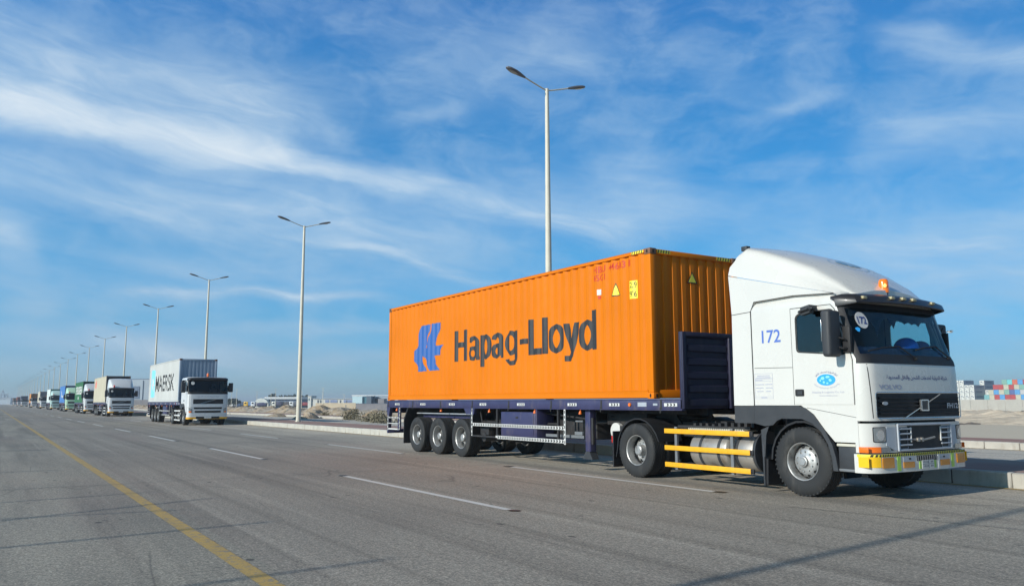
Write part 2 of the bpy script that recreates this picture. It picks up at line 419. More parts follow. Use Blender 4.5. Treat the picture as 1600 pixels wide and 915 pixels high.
#%%SETTING
# ------------------------------------------------------------------ ground, roads, kerbs
def nmat(name):
    m = bpy.data.materials.new(name); m.use_nodes = True; t = NT(m.node_tree); return m, t, t.n['Principled BSDF']
def asphalt(name, base, dusty, shoulder=False):
    m, t, b = nmat(name)
    oc = t.new('ShaderNodeTexCoord').outputs['Object']; x, y, z = t.sep(oc)
    big = t.noise(oc, .13, 5, .6)
    c = t.mix(t.maprange(big, .33, .67), base, dusty)
    # long wheel tracks
    tr = t.noise(t.vm('MULTIPLY', oc, (.02, 1.5, 1)), 1.0, 4, .6)
    c = t.mix(t.math('MULTIPLY', t.maprange(tr, .48, .66, 0, 1, True), .5), c, tuple(v * .66 for v in base))
    tr2 = t.noise(t.vm('MULTIPLY', oc, (.05, 2.6, 1)), 1.0, 6, .7)
    c = t.mix(t.math('MULTIPLY', t.maprange(tr2, .52, .72, 0, 1, True), .5), c, tuple(min(1, v * 1.35) for v in dusty))
    red = t.noise(t.vm('MULTIPLY', oc, (.06, .35, 1)), 1.0, 4, .55)
    c = t.mix(t.math('MULTIPLY', t.maprange(red, .54, .74, 0, 1, True), .5), c, (.27, .215, .19))
    if shoulder:
        sand = t.noise(t.vm('MULTIPLY', oc, (.08, .9, 1)), 1.0, 6, .6)
        c = t.mix(t.math('MULTIPLY', t.maprange(sand, .42, .66, 0, 1, True), .6), c, (.36, .335, .28))
    # the lane beside the kerb is more sanded and paler
    c = t.mix(1.0, c, t.ramp(t.maprange(y, 5, 14), [(0, (1, 1, 1)), (.45, (1.10, 1.09, 1.07)), (1, (1.75, 1.70, 1.60))]), 'MULTIPLY')
    # aggregate
    ag = t.noise(oc, 42, 3, .85)
    c = t.mix(1.0, c, t.ramp(ag, [(.30, (.36, .36, .37)), (.5, (1, 1, 1)), (.66, (1.75, 1.71, 1.63))]), 'MULTIPLY')
    ag2 = t.noise(oc, 14, 3, .7)
    c = t.mix(1.0, c, t.ramp(ag2, [(.3, (.72, .72, .73)), (.7, (1.26, 1.25, 1.23))]), 'MULTIPLY')
    # oil spots and rubber marks
    vo = t.new('ShaderNodeTexVoronoi'); t.put(vo.inputs['Vector'], t.vm('MULTIPLY', oc, (1.6, 2.6, 1))); vo.inputs['Scale'].default_value = .8; vo.inputs['Randomness'].default_value = 1
    spot = t.math('MULTIPLY', t.maprange(vo.outputs['Distance'], .06, .10, 1, 0), t.maprange(t.noise(oc, .8, 2), .42, .50))
    c = t.mix(t.math('MULTIPLY', spot, .8), c, (.05, .05, .05))
    skid = t.noise(t.vm('MULTIPLY', t.vm('ADD', oc, t.comb(0, t.math('MULTIPLY', t.math('SINE', t.math('MULTIPLY', x, .18)), .5), 0)), (.10, 7, 1)), 1.0, 3, .7)
    c = t.mix(t.math('MULTIPLY', t.maprange(skid, .66, .74, 0, 1, True), .35), c, (.06, .06, .06))
    # fine cracks
    vc = t.new('ShaderNodeTexVoronoi', feature='DISTANCE_TO_EDGE'); t.put(vc.inputs['Vector'], t.vm('ADD', t.vm('MULTIPLY', oc, (.10, .22, 1)), t.vm('SCALE', t.new('ShaderNodeTexNoise').outputs['Color'])))
    vc.inputs['Scale'].default_value = 1.0
    crack = t.math('MULTIPLY', t.maprange(vc.outputs['Distance'], .0, .006, 1, 0), t.maprange(t.noise(oc, .3, 2), .5, .6))
    c = t.mix(t.math('MULTIPLY', crack, .5), c, (.05, .05, .05))
    t.put(b.inputs['Base Color'], c); t.put(b.inputs['Roughness'], t.maprange(big, .3, .7, .75, .92)); b.inputs['Specular IOR Level'].default_value = .35
    bn = t.new('ShaderNodeBump'); bn.inputs['Strength'].default_value = .55; bn.inputs['Distance'].default_value = .012
    t.put(bn.inputs['Height'], ag); t.l.new(bn.outputs[0], b.inputs['Normal'])
    return m
M['asphalt'] = asphalt('asphalt', (.208, .189, .163), (.302, .276, .236))
M['shoulder'] = asphalt('shoulder_asphalt', (.172, .163, .142), (.282, .264, .222), True)
M['asphalt2'] = asphalt('service_asphalt', (.24, .232, .215), (.30, .288, .262))
def sandmat():
    m, t, b = nmat('desert_sand'); oc = t.new('ShaderNodeTexCoord').outputs['Object']
    n = t.noise(oc, .05, 8, .65); n2 = t.noise(oc, .8, 6, .65)
    c = t.mix(t.maprange(n, .3, .7), (.50, .415, .31), (.70, .59, .455)); c = t.mix(t.maprange(n2, .45, .75, 0, .5), c, (.36, .29, .21))
    t.put(b.inputs['Base Color'], c); b.inputs['Roughness'].default_value = .95; b.inputs['Specular IOR Level'].default_value = .1
    bn = t.new('ShaderNodeBump'); bn.inputs['Strength'].default_value = 1; bn.inputs['Distance'].default_value = .3; t.put(bn.inputs['Height'], n2); t.l.new(bn.outputs[0], b.inputs['Normal'])
    return m
M['sand'] = sandmat()
def pavermat():
    m, t, b = nmat('red_pavers'); oc = t.new('ShaderNodeTexCoord').outputs['Object']
    br = t.new('ShaderNodeTexBrick'); t.put(br.inputs['Vector'], oc); br.inputs['Scale'].default_value = 1
    br.inputs['Brick Width'].default_value = .2; br.inputs['Row Height'].default_value = .1; br.inputs['Mortar Size'].default_value = .006
    br.inputs['Color1'].default_value = (.36, .18, .14, 1); br.inputs['Color2'].default_value = (.30, .15, .12, 1); br.inputs['Mortar'].default_value = (.25, .2, .16, 1)
    n = t.noise(oc, .5, 6, .6); c = t.mix(t.maprange(n, .42, .68, 0, .65), br.outputs[0], (.33, .27, .22))
    t.put(b.inputs['Base Color'], c); b.inputs['Roughness'].default_value = .9; return m
M['paver'] = pavermat()
def paintmat(name, col, wear):
    m, t, b = nmat(name); oc = t.new('ShaderNodeTexCoord').outputs['Object']
    n = t.noise(oc, 9, 8, .75); c = t.mix(t.maprange(n, wear, wear + .12), col, (.22, .21, .19))
    n2 = t.noise(t.vm('MULTIPLY', oc, (.6, 5, 1)), 2, 5, .6); c = t.mix(t.maprange(n2, .45, .75, 0, .45), c, tuple(v * .55 + .05 for v in col))
    ag = t.noise(oc, 55, 3, .8); c = t.mix(1.0, c, t.ramp(ag, [(.25, (.7, .7, .7)), (.5, (1, 1, 1)), (.7, (1.15, 1.15, 1.15))]), 'MULTIPLY')
    t.put(b.inputs['Base Color'], c); b.inputs['Roughness'].default_value = .8; return m
M['wline'] = paintmat('white_road_paint', (.62, .61, .58), .60); M['yline'] = paintmat('yellow_road_paint', (.46, .31, .09), .50)

def sheet(name, x0, x1, y0, y1, z, m, nx=1, ny=1):
    mb = MB(); 
    vs = [(x0 + (x1 - x0) * i / nx, y0 + (y1 - y0) * j / ny, z) for i in range(nx + 1) for j in range(ny + 1)]
    fs = [(i * (ny + 1) + j, (i + 1) * (ny + 1) + j, (i + 1) * (ny + 1) + j + 1, i * (ny + 1) + j + 1) for i in range(nx) for j in range(ny)]
    mb.add(vs, fs); return tag(mb.build(name, m, smooth=None), kind='structure')
LAND = -1.25
def ground_mesh():
    ys = [-6000, -400, -60, -8.0, 0, 14, 25, 27.6, 29, 34, 60, 100, 200, 400, 1000, 7000]; zs = {-8.0: -.012, 0: -.012, 14: -.012, 25: -.012, 27.6: -.012, 29: -.25, 34: LAND}
    xs = [-8000, -2000, -1000, -600, -400, -300, -200, -150, -100, -50, 0, 50, 200, 1000, 4000]
    mb = MB(); vs = [(x, y, zs.get(y, -.012 if y < 27 else LAND)) for x in xs for y in ys]; n = len(ys)
    mb.add(vs, [(i * n + j, (i + 1) * n + j, (i + 1) * n + j + 1, i * n + j + 1) for i in range(len(xs) - 1) for j in range(n - 1)])
    return tag(mb.build('ground', M['sand'], smooth=None), kind='structure')
ground_mesh()
X0, X1 = -1500, 120
sheet('shoulder', X0, X1, -7, 2.2, 0, M['shoulder']); sheet('road', X0, X1, 2.2, 14.32, -.001, M['asphalt'])
sheet('service_road', X0, X1, 17.25, 25.2, 0, M['asphalt2'])
sheet('median', X0, X1, 14.49, 17.12, .246, M['paver'])
sheet('sidewalk', X0, X1, 25.3, 27.5, .206, M['paver'])
def kerb(y0, y1, face, kh=.25):
    mb = MB(); x = -400.0
    mb.box(-1500, -120, y0, y1, -.02, kh)
    x = -120
    while x < 40:
        d = random.uniform(-.006, .006)
        mb.box(x + .006, x + .994, y0 + d, y1 + d, -.02, kh + random.uniform(-.004, .004), .022, seg=1); x += 1.0
    mb.box(40, 120, y0, y1, -.02, kh)
    tag(mb.build('kerb', M['kerb']), kind='structure')
    j = MB(); j.box(-119.9, 39.9, y0 + .02, y1 - .02, -.02, kh - .015); tag(j.build('kerb_mortar', M['joint']), kind='structure')
kerb(14.3, 14.5, -1); kerb(17.1, 17.3, 1); kerb(25.13, 25.33, -1, .21)
def marks():
    mb = MB(); z = .004
    def q(x0, x1, y0, y1, z=z): mb.add([(x0, y0, z), (x1, y0, z), (x1, y1, z), (x0, y1, z)], [(0, 1, 2, 3)])
    for yc in (5.97, 9.87):
        for k in range(-3, 60):
            x1 = -9.4 - 11.75 * k; q(x1 - 6.0, x1, yc - .06, yc + .06)
    tag(mb.build('lane_marking', M['wline'], smooth=None), kind='structure')
    mb = MB()
    def q2(x0, x1, y0, y1): mb.add([(x0, y0, z), (x1, y0, z), (x1, y1, z), (x0, y1, z)], [(0, 1, 2, 3)])
    q2(X0, X1, 1.91, 2.07); q2(X0, X1, 14.08, 14.19); q2(X0, X1, 24.95, 25.05)
    tag(mb.build('edge_marking', M['yline'], smooth=None), kind='structure')
    # tar smears left at the dash ends, where road studs were
    mb = MB()
    for yc in (5.97, 9.87):
        for k in range(-3, 30):
            for xx in (-9.4 - 11.75 * k + .12, -9.4 - 11.75 * k - 6.12):
                n = 9; rr = random.uniform(.07, .12); cx, cy = xx, yc + random.uniform(-.03, .03)
                mb.add([(cx + rr * 1.3 * random.uniform(.6, 1.2) * math.cos(t * 6.283 / n), cy + rr * random.uniform(.6, 1.2) * math.sin(t * 6.283 / n), .008) for t in range(n)], [tuple(range(n))])
    # transverse tar joint and thin repair lines
    def line(pts, wd):
        for (xa, ya), (xb, yb) in zip(pts[:-1], pts[1:]):
            d = Vector((xb - xa, yb - ya)).normalized(); nn = Vector((-d.y, d.x)) * wd / 2
            mb.add([(xa + nn.x, ya + nn.y, .0085), (xb + nn.x, yb + nn.y, .0085), (xb - nn.x, yb - nn.y, .0085), (xa - nn.x, ya - nn.y, .0085)], [(0, 1, 2, 3)])
    pts = [(-16.22 + .05 * math.sin(i * 1.7) + random.uniform(-.02, .02), -.5 + i * .5) for i in range(29)]; line(pts, .022)
    pts = [(-7.5 + i * .5, 9.3 + i * .09 + random.uniform(-.03, .03)) for i in range(14)]; line(pts, .018)
    tag(mb.build('tar_patch', mat('tar', (.035, .034, .033), .55), smooth=None), kind='structure')
marks()
# water of the basin behind the service road
def water():
    m, t, b = nmat('still_water'); oc = t.new('ShaderNodeTexCoord').outputs['Object']
    b.inputs['Base Color'].default_value = (.62, .52, .38, 1); b.inputs['Roughness'].default_value = .6; b.inputs['Specular IOR Level'].default_value = .06
    bn = t.new('ShaderNodeBump'); bn.inputs['Strength'].default_value = .03; bn.inputs['Distance'].default_value = .05
    t.put(bn.inputs['Height'], t.noise(oc, .9, 3)); t.l.new(bn.outputs[0], b.inputs['Normal'])
    a, b_ = at(1150, 600, 40), at(2600, 600, 40); c, d = at(2600, 600, 87), at(1150, 600, 87)
    mb = MB(); mb.add([(v.x, max(v.y, 35), LAND + .03) for v in (a, b_, c, d)], [(0, 1, 2, 3)])
    tag(mb.build('water', m, smooth=None), kind='structure')
water()
# ------------------------------------------------------------------ wheels
def make_wheel(parent, x, y, z, side, r=.52, width=.31, kind='front', double=False):
    """side -1: near face towards -y. Wheel mesh = disc with bolts; tyre and rim are its sub-parts"""
    s = side
    wd = MB()
    if kind == 'front':      # convex centre
        wd.lathe([(.0, .015), (.055, .015), (.062, .0), (.075, -.005), (.078, -.045), (.115, -.06), (.175, -.062), (.20, -.08), (.232, -.13), (.245, -.15)], (x, y, z), 'Y', 36)
        off = -.062; br = .148; nb = 10
    else:                    # deep dish with hub drum
        wd.lathe([(.0, -.035), (.075, -.035), (.095, -.05), (.105, -.17), (.175, -.185), (.20, -.18), (.235, -.21), (.25, -.23)], (x, y, z), 'Y', 36)
        off = -.18; br = .142; nb = 10
    # profile 'along' is outward for the near side when multiplied by side
    def flip(mb):
        if s < 0: mb.v = [(a, y - (b - y), c) for a, b, c in mb.v]
        return mb
    for k in range(nb):
        t = 6.2832 * k / nb + .2; cx, cz = x + br * math.cos(t), z + br * math.sin(t)
        wd.cyl((cx, y + off - .01, cz), (cx, y + off + .028, cz), .014, .011, seg=6)
    flip(wd)
    wo = wd.build('wheel', M['rim'], parent, smooth=35)
    rm = MB()
    rm.lathe([(.268, -.16), (.262, -.05), (.272, -.01), (.286, .0), (.292, -.012), (.285, -.03), (.285, -width + .03), (.26, -width + .03), (.25, -.24)], (x, y, z), 'Y', 40); flip(rm)
    # dark hand holes
    if kind == 'front':
        for k in range(10):
            t = 6.2832 * k / 10 + .5; cx, cz = x + .214 * math.cos(t), z + .214 * math.sin(t)
            b = MB(); nrm = Vector((math.cos(t) * .55, s * .8, math.sin(t) * .55)).normalized()
            c0 = Vector((cx, y + s * -.088, cz)); rm.cyl(c0 - nrm * .02, c0 + nrm * .006, .022, seg=10, mi=1)
    else:
        for k in range(8):
            t = 6.2832 * k / 8 + .5; cx, cz = x + .212 * math.cos(t), z + .212 * math.sin(t)
            c0 = Vector((cx, y + s * -.19, cz)); rm.cyl(c0 - Vector((0, s * .02, 0)), c0 + Vector((0, s * .012, 0)), .031, seg=12, mi=1)
    rm.multi('rim', [M['rim'], M['rimdark']], wo, smooth=35)
    def tyre(y0):
        ty = MB(); wdt = width; pr = [(.285, -.012), (.30, .006), (.34, .020), (.40, .026), (.455, .016), (.49, -.002), (r - .012, -.016), (r - .002, -.03)]
        ng = 4
        a, b = -.035, -wdt + .035
        for g in range(ng):
            c = a + (b - a) * (g + 1) / (ng + 1); pr += [(r, c + .008), (r - .014, c + .005), (r - .014, c - .005), (r, c - .008)]
        pr += [(r - .002, -wdt + .03), (r - .012, -wdt + .016), (.49, -wdt + .002), (.40, -wdt - .02), (.30, -wdt), (.285, -wdt + .02)]
        ty.lathe(pr, (x, y0, z), 'Y', 56, close=True)
        for k in range(46):      # shoulder lugs
            t = 6.2832 * k / 46
            for yy in (-.020, -wdt + .020):
                c0 = Vector((x + (r - .012) * math.cos(t), y0 + yy, z + (r - .012) * math.sin(t))); d = Vector((math.cos(t), 0, math.sin(t)))
                tt = Vector((-math.sin(t), 0, math.cos(t)))
                vs = [c0 + d * a_ + tt * b_ + Vector((0, c_, 0)) for a_ in (-.01, .0125) for b_ in (-.014, .014) for c_ in (-.012, .012)]
                ty.add(vs, [(0, 1, 3, 2), (4, 6, 7, 5), (0, 4, 5, 1), (2, 3, 7, 6), (0, 2, 6, 4), (1, 5, 7, 3)])
        return ty
    t_ = tyre(y)
    if double:
        t2 = tyre(y - width - .045); t_.add(t2.v, t2.f)
        t_.lathe([(.28, -.2), (.28, -width * 2)], (x, y, z), 'Y', 24)
    flip(t_); t_.build('tyre', M['rubber'], wo, smooth=30)
    return wo


# ------------------------------------------------------------------ shipping container
CY = 1.219
def corr(x, x0=-5.93):
    p_ = (x - x0) % .278
    if p_ < .072: return 0.
    if p_ < .140: return -.036 * (p_ - .072) / .068
    if p_ < .210: return -.036
    return -.036 * (1 - (p_ - .210) / .068)
CBR = [-5.93 + .278 * k + o for k in range(43) for o in (0, .072, .140, .210)]
CBR = [b for b in CBR if b < 5.93]
def make_container(label, paint, H=2.896, loc=(0, 0, 0), detail=True, endmat=None):
    t = thing('shipping_container', label, 'shipping container', loc)
    L = 6.096
    em = endmat or paint
    for s in (-1, 1):
        mb = MB(); xs = sorted(set([-5.93] + CBR + [5.93])); z0, z1 = .16, H - .075
        vs = []; fs = []
        for x in xs:
            yy = s * (1.203 + corr(x)); vs += [(x, yy, z0), (x, yy, z1)]
        fs = [(2 * i, 2 * i + 2, 2 * i + 3, 2 * i + 1) for i in range(len(xs) - 1)]
        mb.add(vs, fs); mb.build('side_panel', paint, t, smooth=None, norm=False)
    # front end wall: deeper corrugation
    mb = MB(); ys = []; y = -1.09; k = 0
    per = .2422
    for k in range(9):
        b = -1.09 + per * k; ys += [(b, 0), (b + .105, 0), (b + .119, -.030), (b + .230, -.030)]
    ys.append((1.09, 0)); vs = []
    for yy, o in ys: vs += [(L - .035 + o, yy, .16), (L - .035 + o, yy, H - .1)]
    mb.add(vs, [(2 * i, 2 * i + 2, 2 * i + 3, 2 * i + 1) for i in range(len(ys) - 1)]); mb.build('end_panel', em, t, smooth=None, norm=False)
    mb = MB(); mb.box(-L + .03, -L + .08, -1.1, -.004, .14, H - .12, .006); mb.box(-L + .03, -L + .08, .004, 1.1, .14, H - .12, .006)
    for yy in (-.85, -.35, .35, .85): mb.cyl((-L, yy, .05), (-L, yy, H - .05), .018, seg=8)
    mb.build('door_panel', paint, t)
    mb = MB(); n = 40
    for k in range(n):
        x = -5.95 + k * 11.9 / n; mb.add([(x, -1.14, H - .03), (x + .1, -1.14, H - .012), (x + .2, -1.14, H - .012), (x + .2975, -1.14, H - .03), (x, 1.14, H - .03), (x + .1, 1.14, H - .012), (x + .2, 1.14, H - .012), (x + .2975, 1.14, H - .03)],
                                         [(0, 1, 5, 4), (1, 2, 6, 5), (2, 3, 7, 6)])
    mb.build('roof_panel', paint, t, smooth=None)
    for s in (-1, 1):
        mb = MB(); mb.box(-L + .16, L - .16, s * 1.14, s * (CY - .003), H - .075, H - .012, .006); mb.build('top_rail', paint, t)
        mb = MB(); mb.box(-L + .16, L - .16, s * 1.15, s * (CY - .006), .02, .165, .006)
        mb.box(-L + .16, L - .16, s * (CY - .008), s * (CY - .001), .150, .165); mb.build('bottom_rail', paint, t)
        for e in (-1, 1):
            mb = MB(); xa, xb = e * (L - .006), e * (L - .155)
            mb.box(min(xa, xb), max(xa, xb), min(s * 1.07, s * (CY - .004)), max(s * 1.07, s * (CY - .004)), .118, H - .118, .012)
            if e > 0: mb.box(L - .2, L - .145, min(s * 1.1, s * (CY - .012)), max(s * 1.1, s * (CY - .012)), .118, H - .1, .004)
            mb.build('corner_post', em if e > 0 else paint, t)
            for zz in (0, H - .118):
                mb = MB(); mb.box(min(e * L, e * (L - .178)), max(e * L, e * (L - .178)), min(s * CY, s * (CY - .162)), max(s * CY, s * (CY - .162)), zz, zz + .118, .010)
                el_ = [(.0 + .022 * math.cos(a), .0 + .038 * math.sin(a)) for a in [i * .5236 for i in range(12)]]
                mb.poly(el_, lambda u, v, d: (e * (L - .09) + u, s * (CY + d), zz + .06 + v), -.01, .002, mi=1)
                mb.poly(el_, lambda u, v, d: (e * (L + d), s * (CY - .08) + u, zz + .06 + v), -.01, .002, mi=1)
                mb.multi('corner_casting', [M['corner'] if zz else paint, M['rimdark']], t)
    for e in (-1, 1):
        mb = MB(); mb.box(min(e * (L - .01), e * (L - .12)), max(e * (L - .01), e * (L - .12)), -1.06, 1.06, .02, .17, .008); mb.build('end_rail', em if e > 0 else paint, t)
        mb = MB(); mb.box(min(e * (L - .01), e * (L - .1)), max(e * (L - .01), e * (L - .1)), -1.06, 1.06, H - .11, H - .012, .008); mb.build('end_rail', em if e > 0 else paint, t)
    return t
def side_fn(off): return lambda x, z: (x, -(1.203 + corr(x)) - off, z)
def side_text(t, body, x0, x1, z0, h, m, bold=0., off=.0025, name='lettering'):
    bm = text_bm(body, x0, x1, z0, h, bold); bisect_x(bm, [b for b in CBR if x0 < b < x1]); return put_bm(bm, side_fn(off), name, m, t)
def side_shape(t, pts, m, name='emblem', off=.0025):
    bm = flat_bm(pts); xs = [p_[0] for p_ in pts]; bisect_x(bm, [b for b in CBR if min(xs) < b < max(xs)]); return put_bm(bm, side_fn(off), name, m, t)
def hapag(t, lx, zb):
    """the big condensed grotesque lettering, stroke by stroke on the corrugation"""
    def rc(a, b, c, d): return [(a, c), (b, c), (b, d), (a, d)]
    def ring(cx, cz, rx, rz, tx, tz, a0=0, a1=360, n=30):
        q = []
        out = [(cx + rx * math.cos(R(a0 + (a1 - a0) * i / n)), cz + rz * math.sin(R(a0 + (a1 - a0) * i / n))) for i in range(n + 1)]
        inn = [(cx + (rx - tx) * math.cos(R(a0 + (a1 - a0) * i / n)), cz + (rz - tz) * math.sin(R(a0 + (a1 - a0) * i / n))) for i in range(n + 1)]
        return [[out[i], out[i + 1], inn[i + 1], inn[i]] for i in range(n)]
    a_ = [rc(.375, .54, .06, .46), rc(.42, .565, 0, .09), rc(.24, .38, .275, .365), ring(.28, .44, .26, .195, .165, .115, 0, 168), ring(.232, .178, .232, .187, .155, .10)]
    G = [(-19.34, [rc(0, .205, 0, .83), rc(.515, .72, 0, .83), rc(.2, .52, .37, .51)]), (-18.55, a_), (-17.93, [rc(0, .18, -.19, .62), ring(.28, .315, .255, .325, .155, .115)]), (-17.36, a_),
         (-16.71, [rc(.385, .56, -.03, .62), ring(.262, .335, .262, .30, .155, .11), ring(.285, -.03, .27, .175, .16, .105, 188, 360)]), (-16.09, [rc(0, .35, .275, .40)]), (-15.71, [rc(0, .21, 0, .83), rc(.205, .535, 0, .145)]),
         (-15.11, [rc(0, .18, 0, .83)]), (-14.89, [ring(.31, .315, .305, .33, .165, .115)]), (-14.31, [[(0, .62), (.20, .62), (.335, .20), (.40, .05), (.28, -.04), (.24, .0)], [(.60, .62), (.41, .62), (.29, .20), (.235, -.03), (.20, -.085), (.06, -.085), (.06, -.205), (.22, -.21), (.30, -.18), (.365, -.10)]]),
         (-13.75, [rc(.44, .62, 0, .83), ring(.29, .315, .285, .33, .16, .115)])]
    mb = MB(); k = 0
    for X_, shapes in G:
        for sh in shapes:
            k += 1; polys = sh if isinstance(sh[0][0], (tuple, list)) else [sh]
            for q in polys:
                bm = flat_bm([(lx(X_) + u, zb + v) for u, v in q]); xs = [v.co.x for v in bm.verts]; bisect_x(bm, [b for b in CBR if min(xs) < b < max(xs)])
                for v in bm.verts: v.co = Vector(side_fn(.0022 + .0004 * (k % 5))(v.co.x, v.co.z))
                mb.bm(bm)
    mb.build('lettering', M['letter'], t, smooth=None, norm=False)
def ellipse(cx, cz, rx, rz, n=28): return [(cx + rx * math.cos(6.2832 * i / n), cz + rz * math.sin(6.2832 * i / n)) for i in range(n)]


# ------------------------------------------------------------------ flatbed semi-trailer, local x = world X + 17.52 for the nearest one
def chevrons(mb, x0, x1, z, h=.055, y=-1.275, vertical=False, step=.105, right=True):
    """white tape (index 0) with black arrow marks (index 1)"""
    if not vertical:
        mb.box(x0, x1, y, y + .012, z, z + h, 0, 0)
        n = int((x1 - x0) / step)
        for k in range(n):
            a = x0 + .02 + k * (x1 - x0) / n; w_ = .052; s_ = 1
            pts = [(a, z + h * .12), (a + w_, z + h * .12), (a + w_ + .026, z + h / 2), (a + w_, z + h * .88), (a, z + h * .88), (a + .026, z + h / 2)]
            mb.poly(pts, lambda u, v, d: (u, y - d, v), -.004, .0025, mi=1)
    else:
        mb.box(x0, x0 + h, y, y + .012, z, x1, 0, 0); n = int((x1 - z) / step)
        for k in range(n):
            a = z + .02 + k * (x1 - z) / n
            mb.box(x0 + h * .25, x0 + h * .75, y - .0025, y + .004, a, a + .06, 0, 1)
def make_trailer(label):
    t = thing('flatbed_trailer', label, 'trailer')
    W_ = 1.25
    fr = MB(); fr.box(-6.13, 6.84, -1.2, 1.2, 1.40, 1.48, 0); 
    for s in (-1, 1):
        fr.box(-6.1, 2.9, s * .45, s * .57, .98, 1.40); fr.box(-6.1, 2.9, s * .40, s * .62, .96, .985); fr.box(2.9, 6.8, s * .45, s * .57, 1.18, 1.40)
        fr.poly([(2.9, .98), (3.7, 1.18), (2.9, 1.18)], lambda u, v, d: (u, s * .51 + d, v), -.05, .05)
    for k in range(14): fr.box(-6.0 + k * .93, -5.9 + k * .93, -1.18, 1.18, 1.28, 1.40)
    for x in (-4.08, -2.78, -1.45):
        fr.cyl((x, -1.0, .5), (x, 1.0, .5), .075); fr.box(x - .35, x + .35, -.62, -.5, .62, .68); fr.box(x - .35, x + .35, .5, .62, .62, .68)
        fr.box(x + .38, x + .52, -.66, -.46, .66, 1.0); fr.box(x + .38, x + .52, .46, .66, .66, 1.0); fr.cyl((x, -.75, .5), (x, -.95, .5), .2, seg=20)
        fr.box(x - .1, x + .1, -.64, -.48, .45, .66)
    fr.box(5.0, 6.6, -.9, .9, 1.2, 1.28); fr.cyl((5.85, 0, 1.05), (5.85, 0, 1.2), .06)
    fr.cyl((-.6, -.55, .85), (-.6, .3, .85), .14); fr.cyl((.2, -.7, .62), (.2, .7, .62), .16)
    fr.tube([(-1.2, -.9, .93), (2.6, -.9, .93)], .03); fr.tube([(-4.4, -.66, .80), (-3.9, -.68, .72), (-2.8, -.66, .80), (-1.4, -.68, .74), (-.6, -.7, .82)], .014); fr.box(-.62, -.2, -1.08, -.72, .60, .86, .02); fr.cyl((-.4, -1.1, .55), (-.4, -.7, .55), .11, seg=16); fr.tube([(-.7, -1.05, 1.3), (-.5, -1.05, .75), (-.2, -1.05, .72)], .02); fr.tube([(1.8, -.95, 1.2), (3.9, -.95, 1.05)], .022)
    fr.build('frame', M['chassis'], t)
    for s in (-1, 1):
        rl = MB(); rl.box(-6.13, 6.84, min(s * 1.19, s * W_), max(s * 1.19, s * W_), 1.285, 1.465, .006)
        rl.box(-6.13, 6.84, min(s * 1.15, s * 1.262), max(s * 1.15, s * 1.262), 1.465, 1.482, .003); rl.box(-6.13, 6.84, min(s * 1.15, s * 1.262), max(s * 1.15, s * 1.262), 1.27, 1.285, .003)
        for k in range(8):
            x = -6.02 + 1.76 * k; rl.box(x - .022, x + .022, min(s * 1.24, s * 1.258), max(s * 1.24, s * 1.258), 1.285, 1.465, 0, 1)
            if k: rl.box(x - .03, x - .005, min(s * 1.24, s * 1.266), max(s * 1.24, s * 1.266), 1.22, 1.33, .003, 1)
        rl.multi('side_rail', [M['navy'], M['seam']], t)
    # rail stickers: white tabs with three arrow marks
    for x in (-5.35, -3.6, -1.85, -.2, 1.55, 3.55, 4.95, 6.55):
        w_ = .16 if x < 6 else .17; st = MB()
        st.box(x - w_, x + w_, -1.2535, -1.248, 1.345, 1.405, 0, 0)
        for k in range(3): st.poly([(x - .10 + k * .085, 1.35), (x - .065 + k * .085, 1.35), (x - .045 + k * .085, 1.375), (x - .065 + k * .085, 1.40), (x - .10 + k * .085, 1.40), (x - .08 + k * .085, 1.375)], lambda u, v, d: (u, -1.2535 - d, v), -.003, .002, mi=1)
        st.multi('reflective_tab', [M['whiteref'], M['blackpr']], t, smooth=None)
    for a_, b_, c_, d_ in ((5.65, 5.9, 1.34, 1.42), (6.08, 6.2, 1.36, 1.40)): st = MB(); st.box(a_, b_, -1.2535, -1.248, c_, d_); st.build('maker_plate', M['silverp'], t, smooth=None)
    for x in (-5.43, -2.52, .07, 2.09, 3.80):
        mb = MB(); mb.cyl((x, -1.22, 1.27), (x, -1.22, 1.235), .012, seg=8); mb.cyl((x, -1.225, 1.235), (x, -1.225, 1.175), .022, .04, seg=10); mb.build('marker_lamp', M['orangelamp'], t)
    mb = MB(); mb.cyl((5.43, -1.25, 1.375), (5.43, -1.275, 1.375), .035, seg=14); mb.build('marker_lamp', M['orangelamp'], t)
    # headboard with pressed ribs
    hb = MB(); hb.box(6.80, 6.86, -1.25, 1.25, 1.30, 2.70, .008)
    hb.box(6.86, 6.90, -1.25, -1.17, 1.30, 2.70, .006); hb.box(6.86, 6.90, 1.17, 1.25, 1.30, 2.70, .006); hb.box(6.86, 6.90, -1.17, 1.17, 2.62, 2.70, .006)
    for c in (-.87, -.29, .29, .87):
        pass
    hb.build('headboard', M['navyshade'], t)
    for c in (-.6, .6):
        pr = MB(); n = 25; vs = []
        zs = [1.36 + 1.24 * i / 60 for i in range(61)]
        for z in zs:
            ph = ((z - 1.36) / 1.24 * 5) % 1; d = .030 * (1 if ph < .42 else (1 - (ph - .42) / .08) if ph < .5 else 0 if ph < .92 else (ph - .92) / .08)
            vs += [(6.862 + d, c - .50, z), (6.862 + d, c + .50, z)]
        pr.add(vs, [(2 * i, 2 * i + 1, 2 * i + 3, 2 * i + 2) for i in range(60)])
        pr.build('pressed_panel', M['navyshade'], t, smooth=None, norm=False)
    mb = MB(); mb.box(6.86, 6.93, -.07, .07, 1.30, 2.62, .01); mb.build('post', M['navyshade'], t)
    # air couplings on the headboard foot
    cp = MB(); cp.box(6.9, 6.95, .55, .70, 1.55, 1.68, .01, 0); cp.cyl((6.9, .82, 1.72), (6.98, .82, 1.72), .035, mi=1); cp.cyl((6.9, .9, 1.6), (6.98, .9, 1.6), .035, mi=2)
    cp.multi('air_coupling', [M['silverp'], M['redlens'], M['haz']], t)
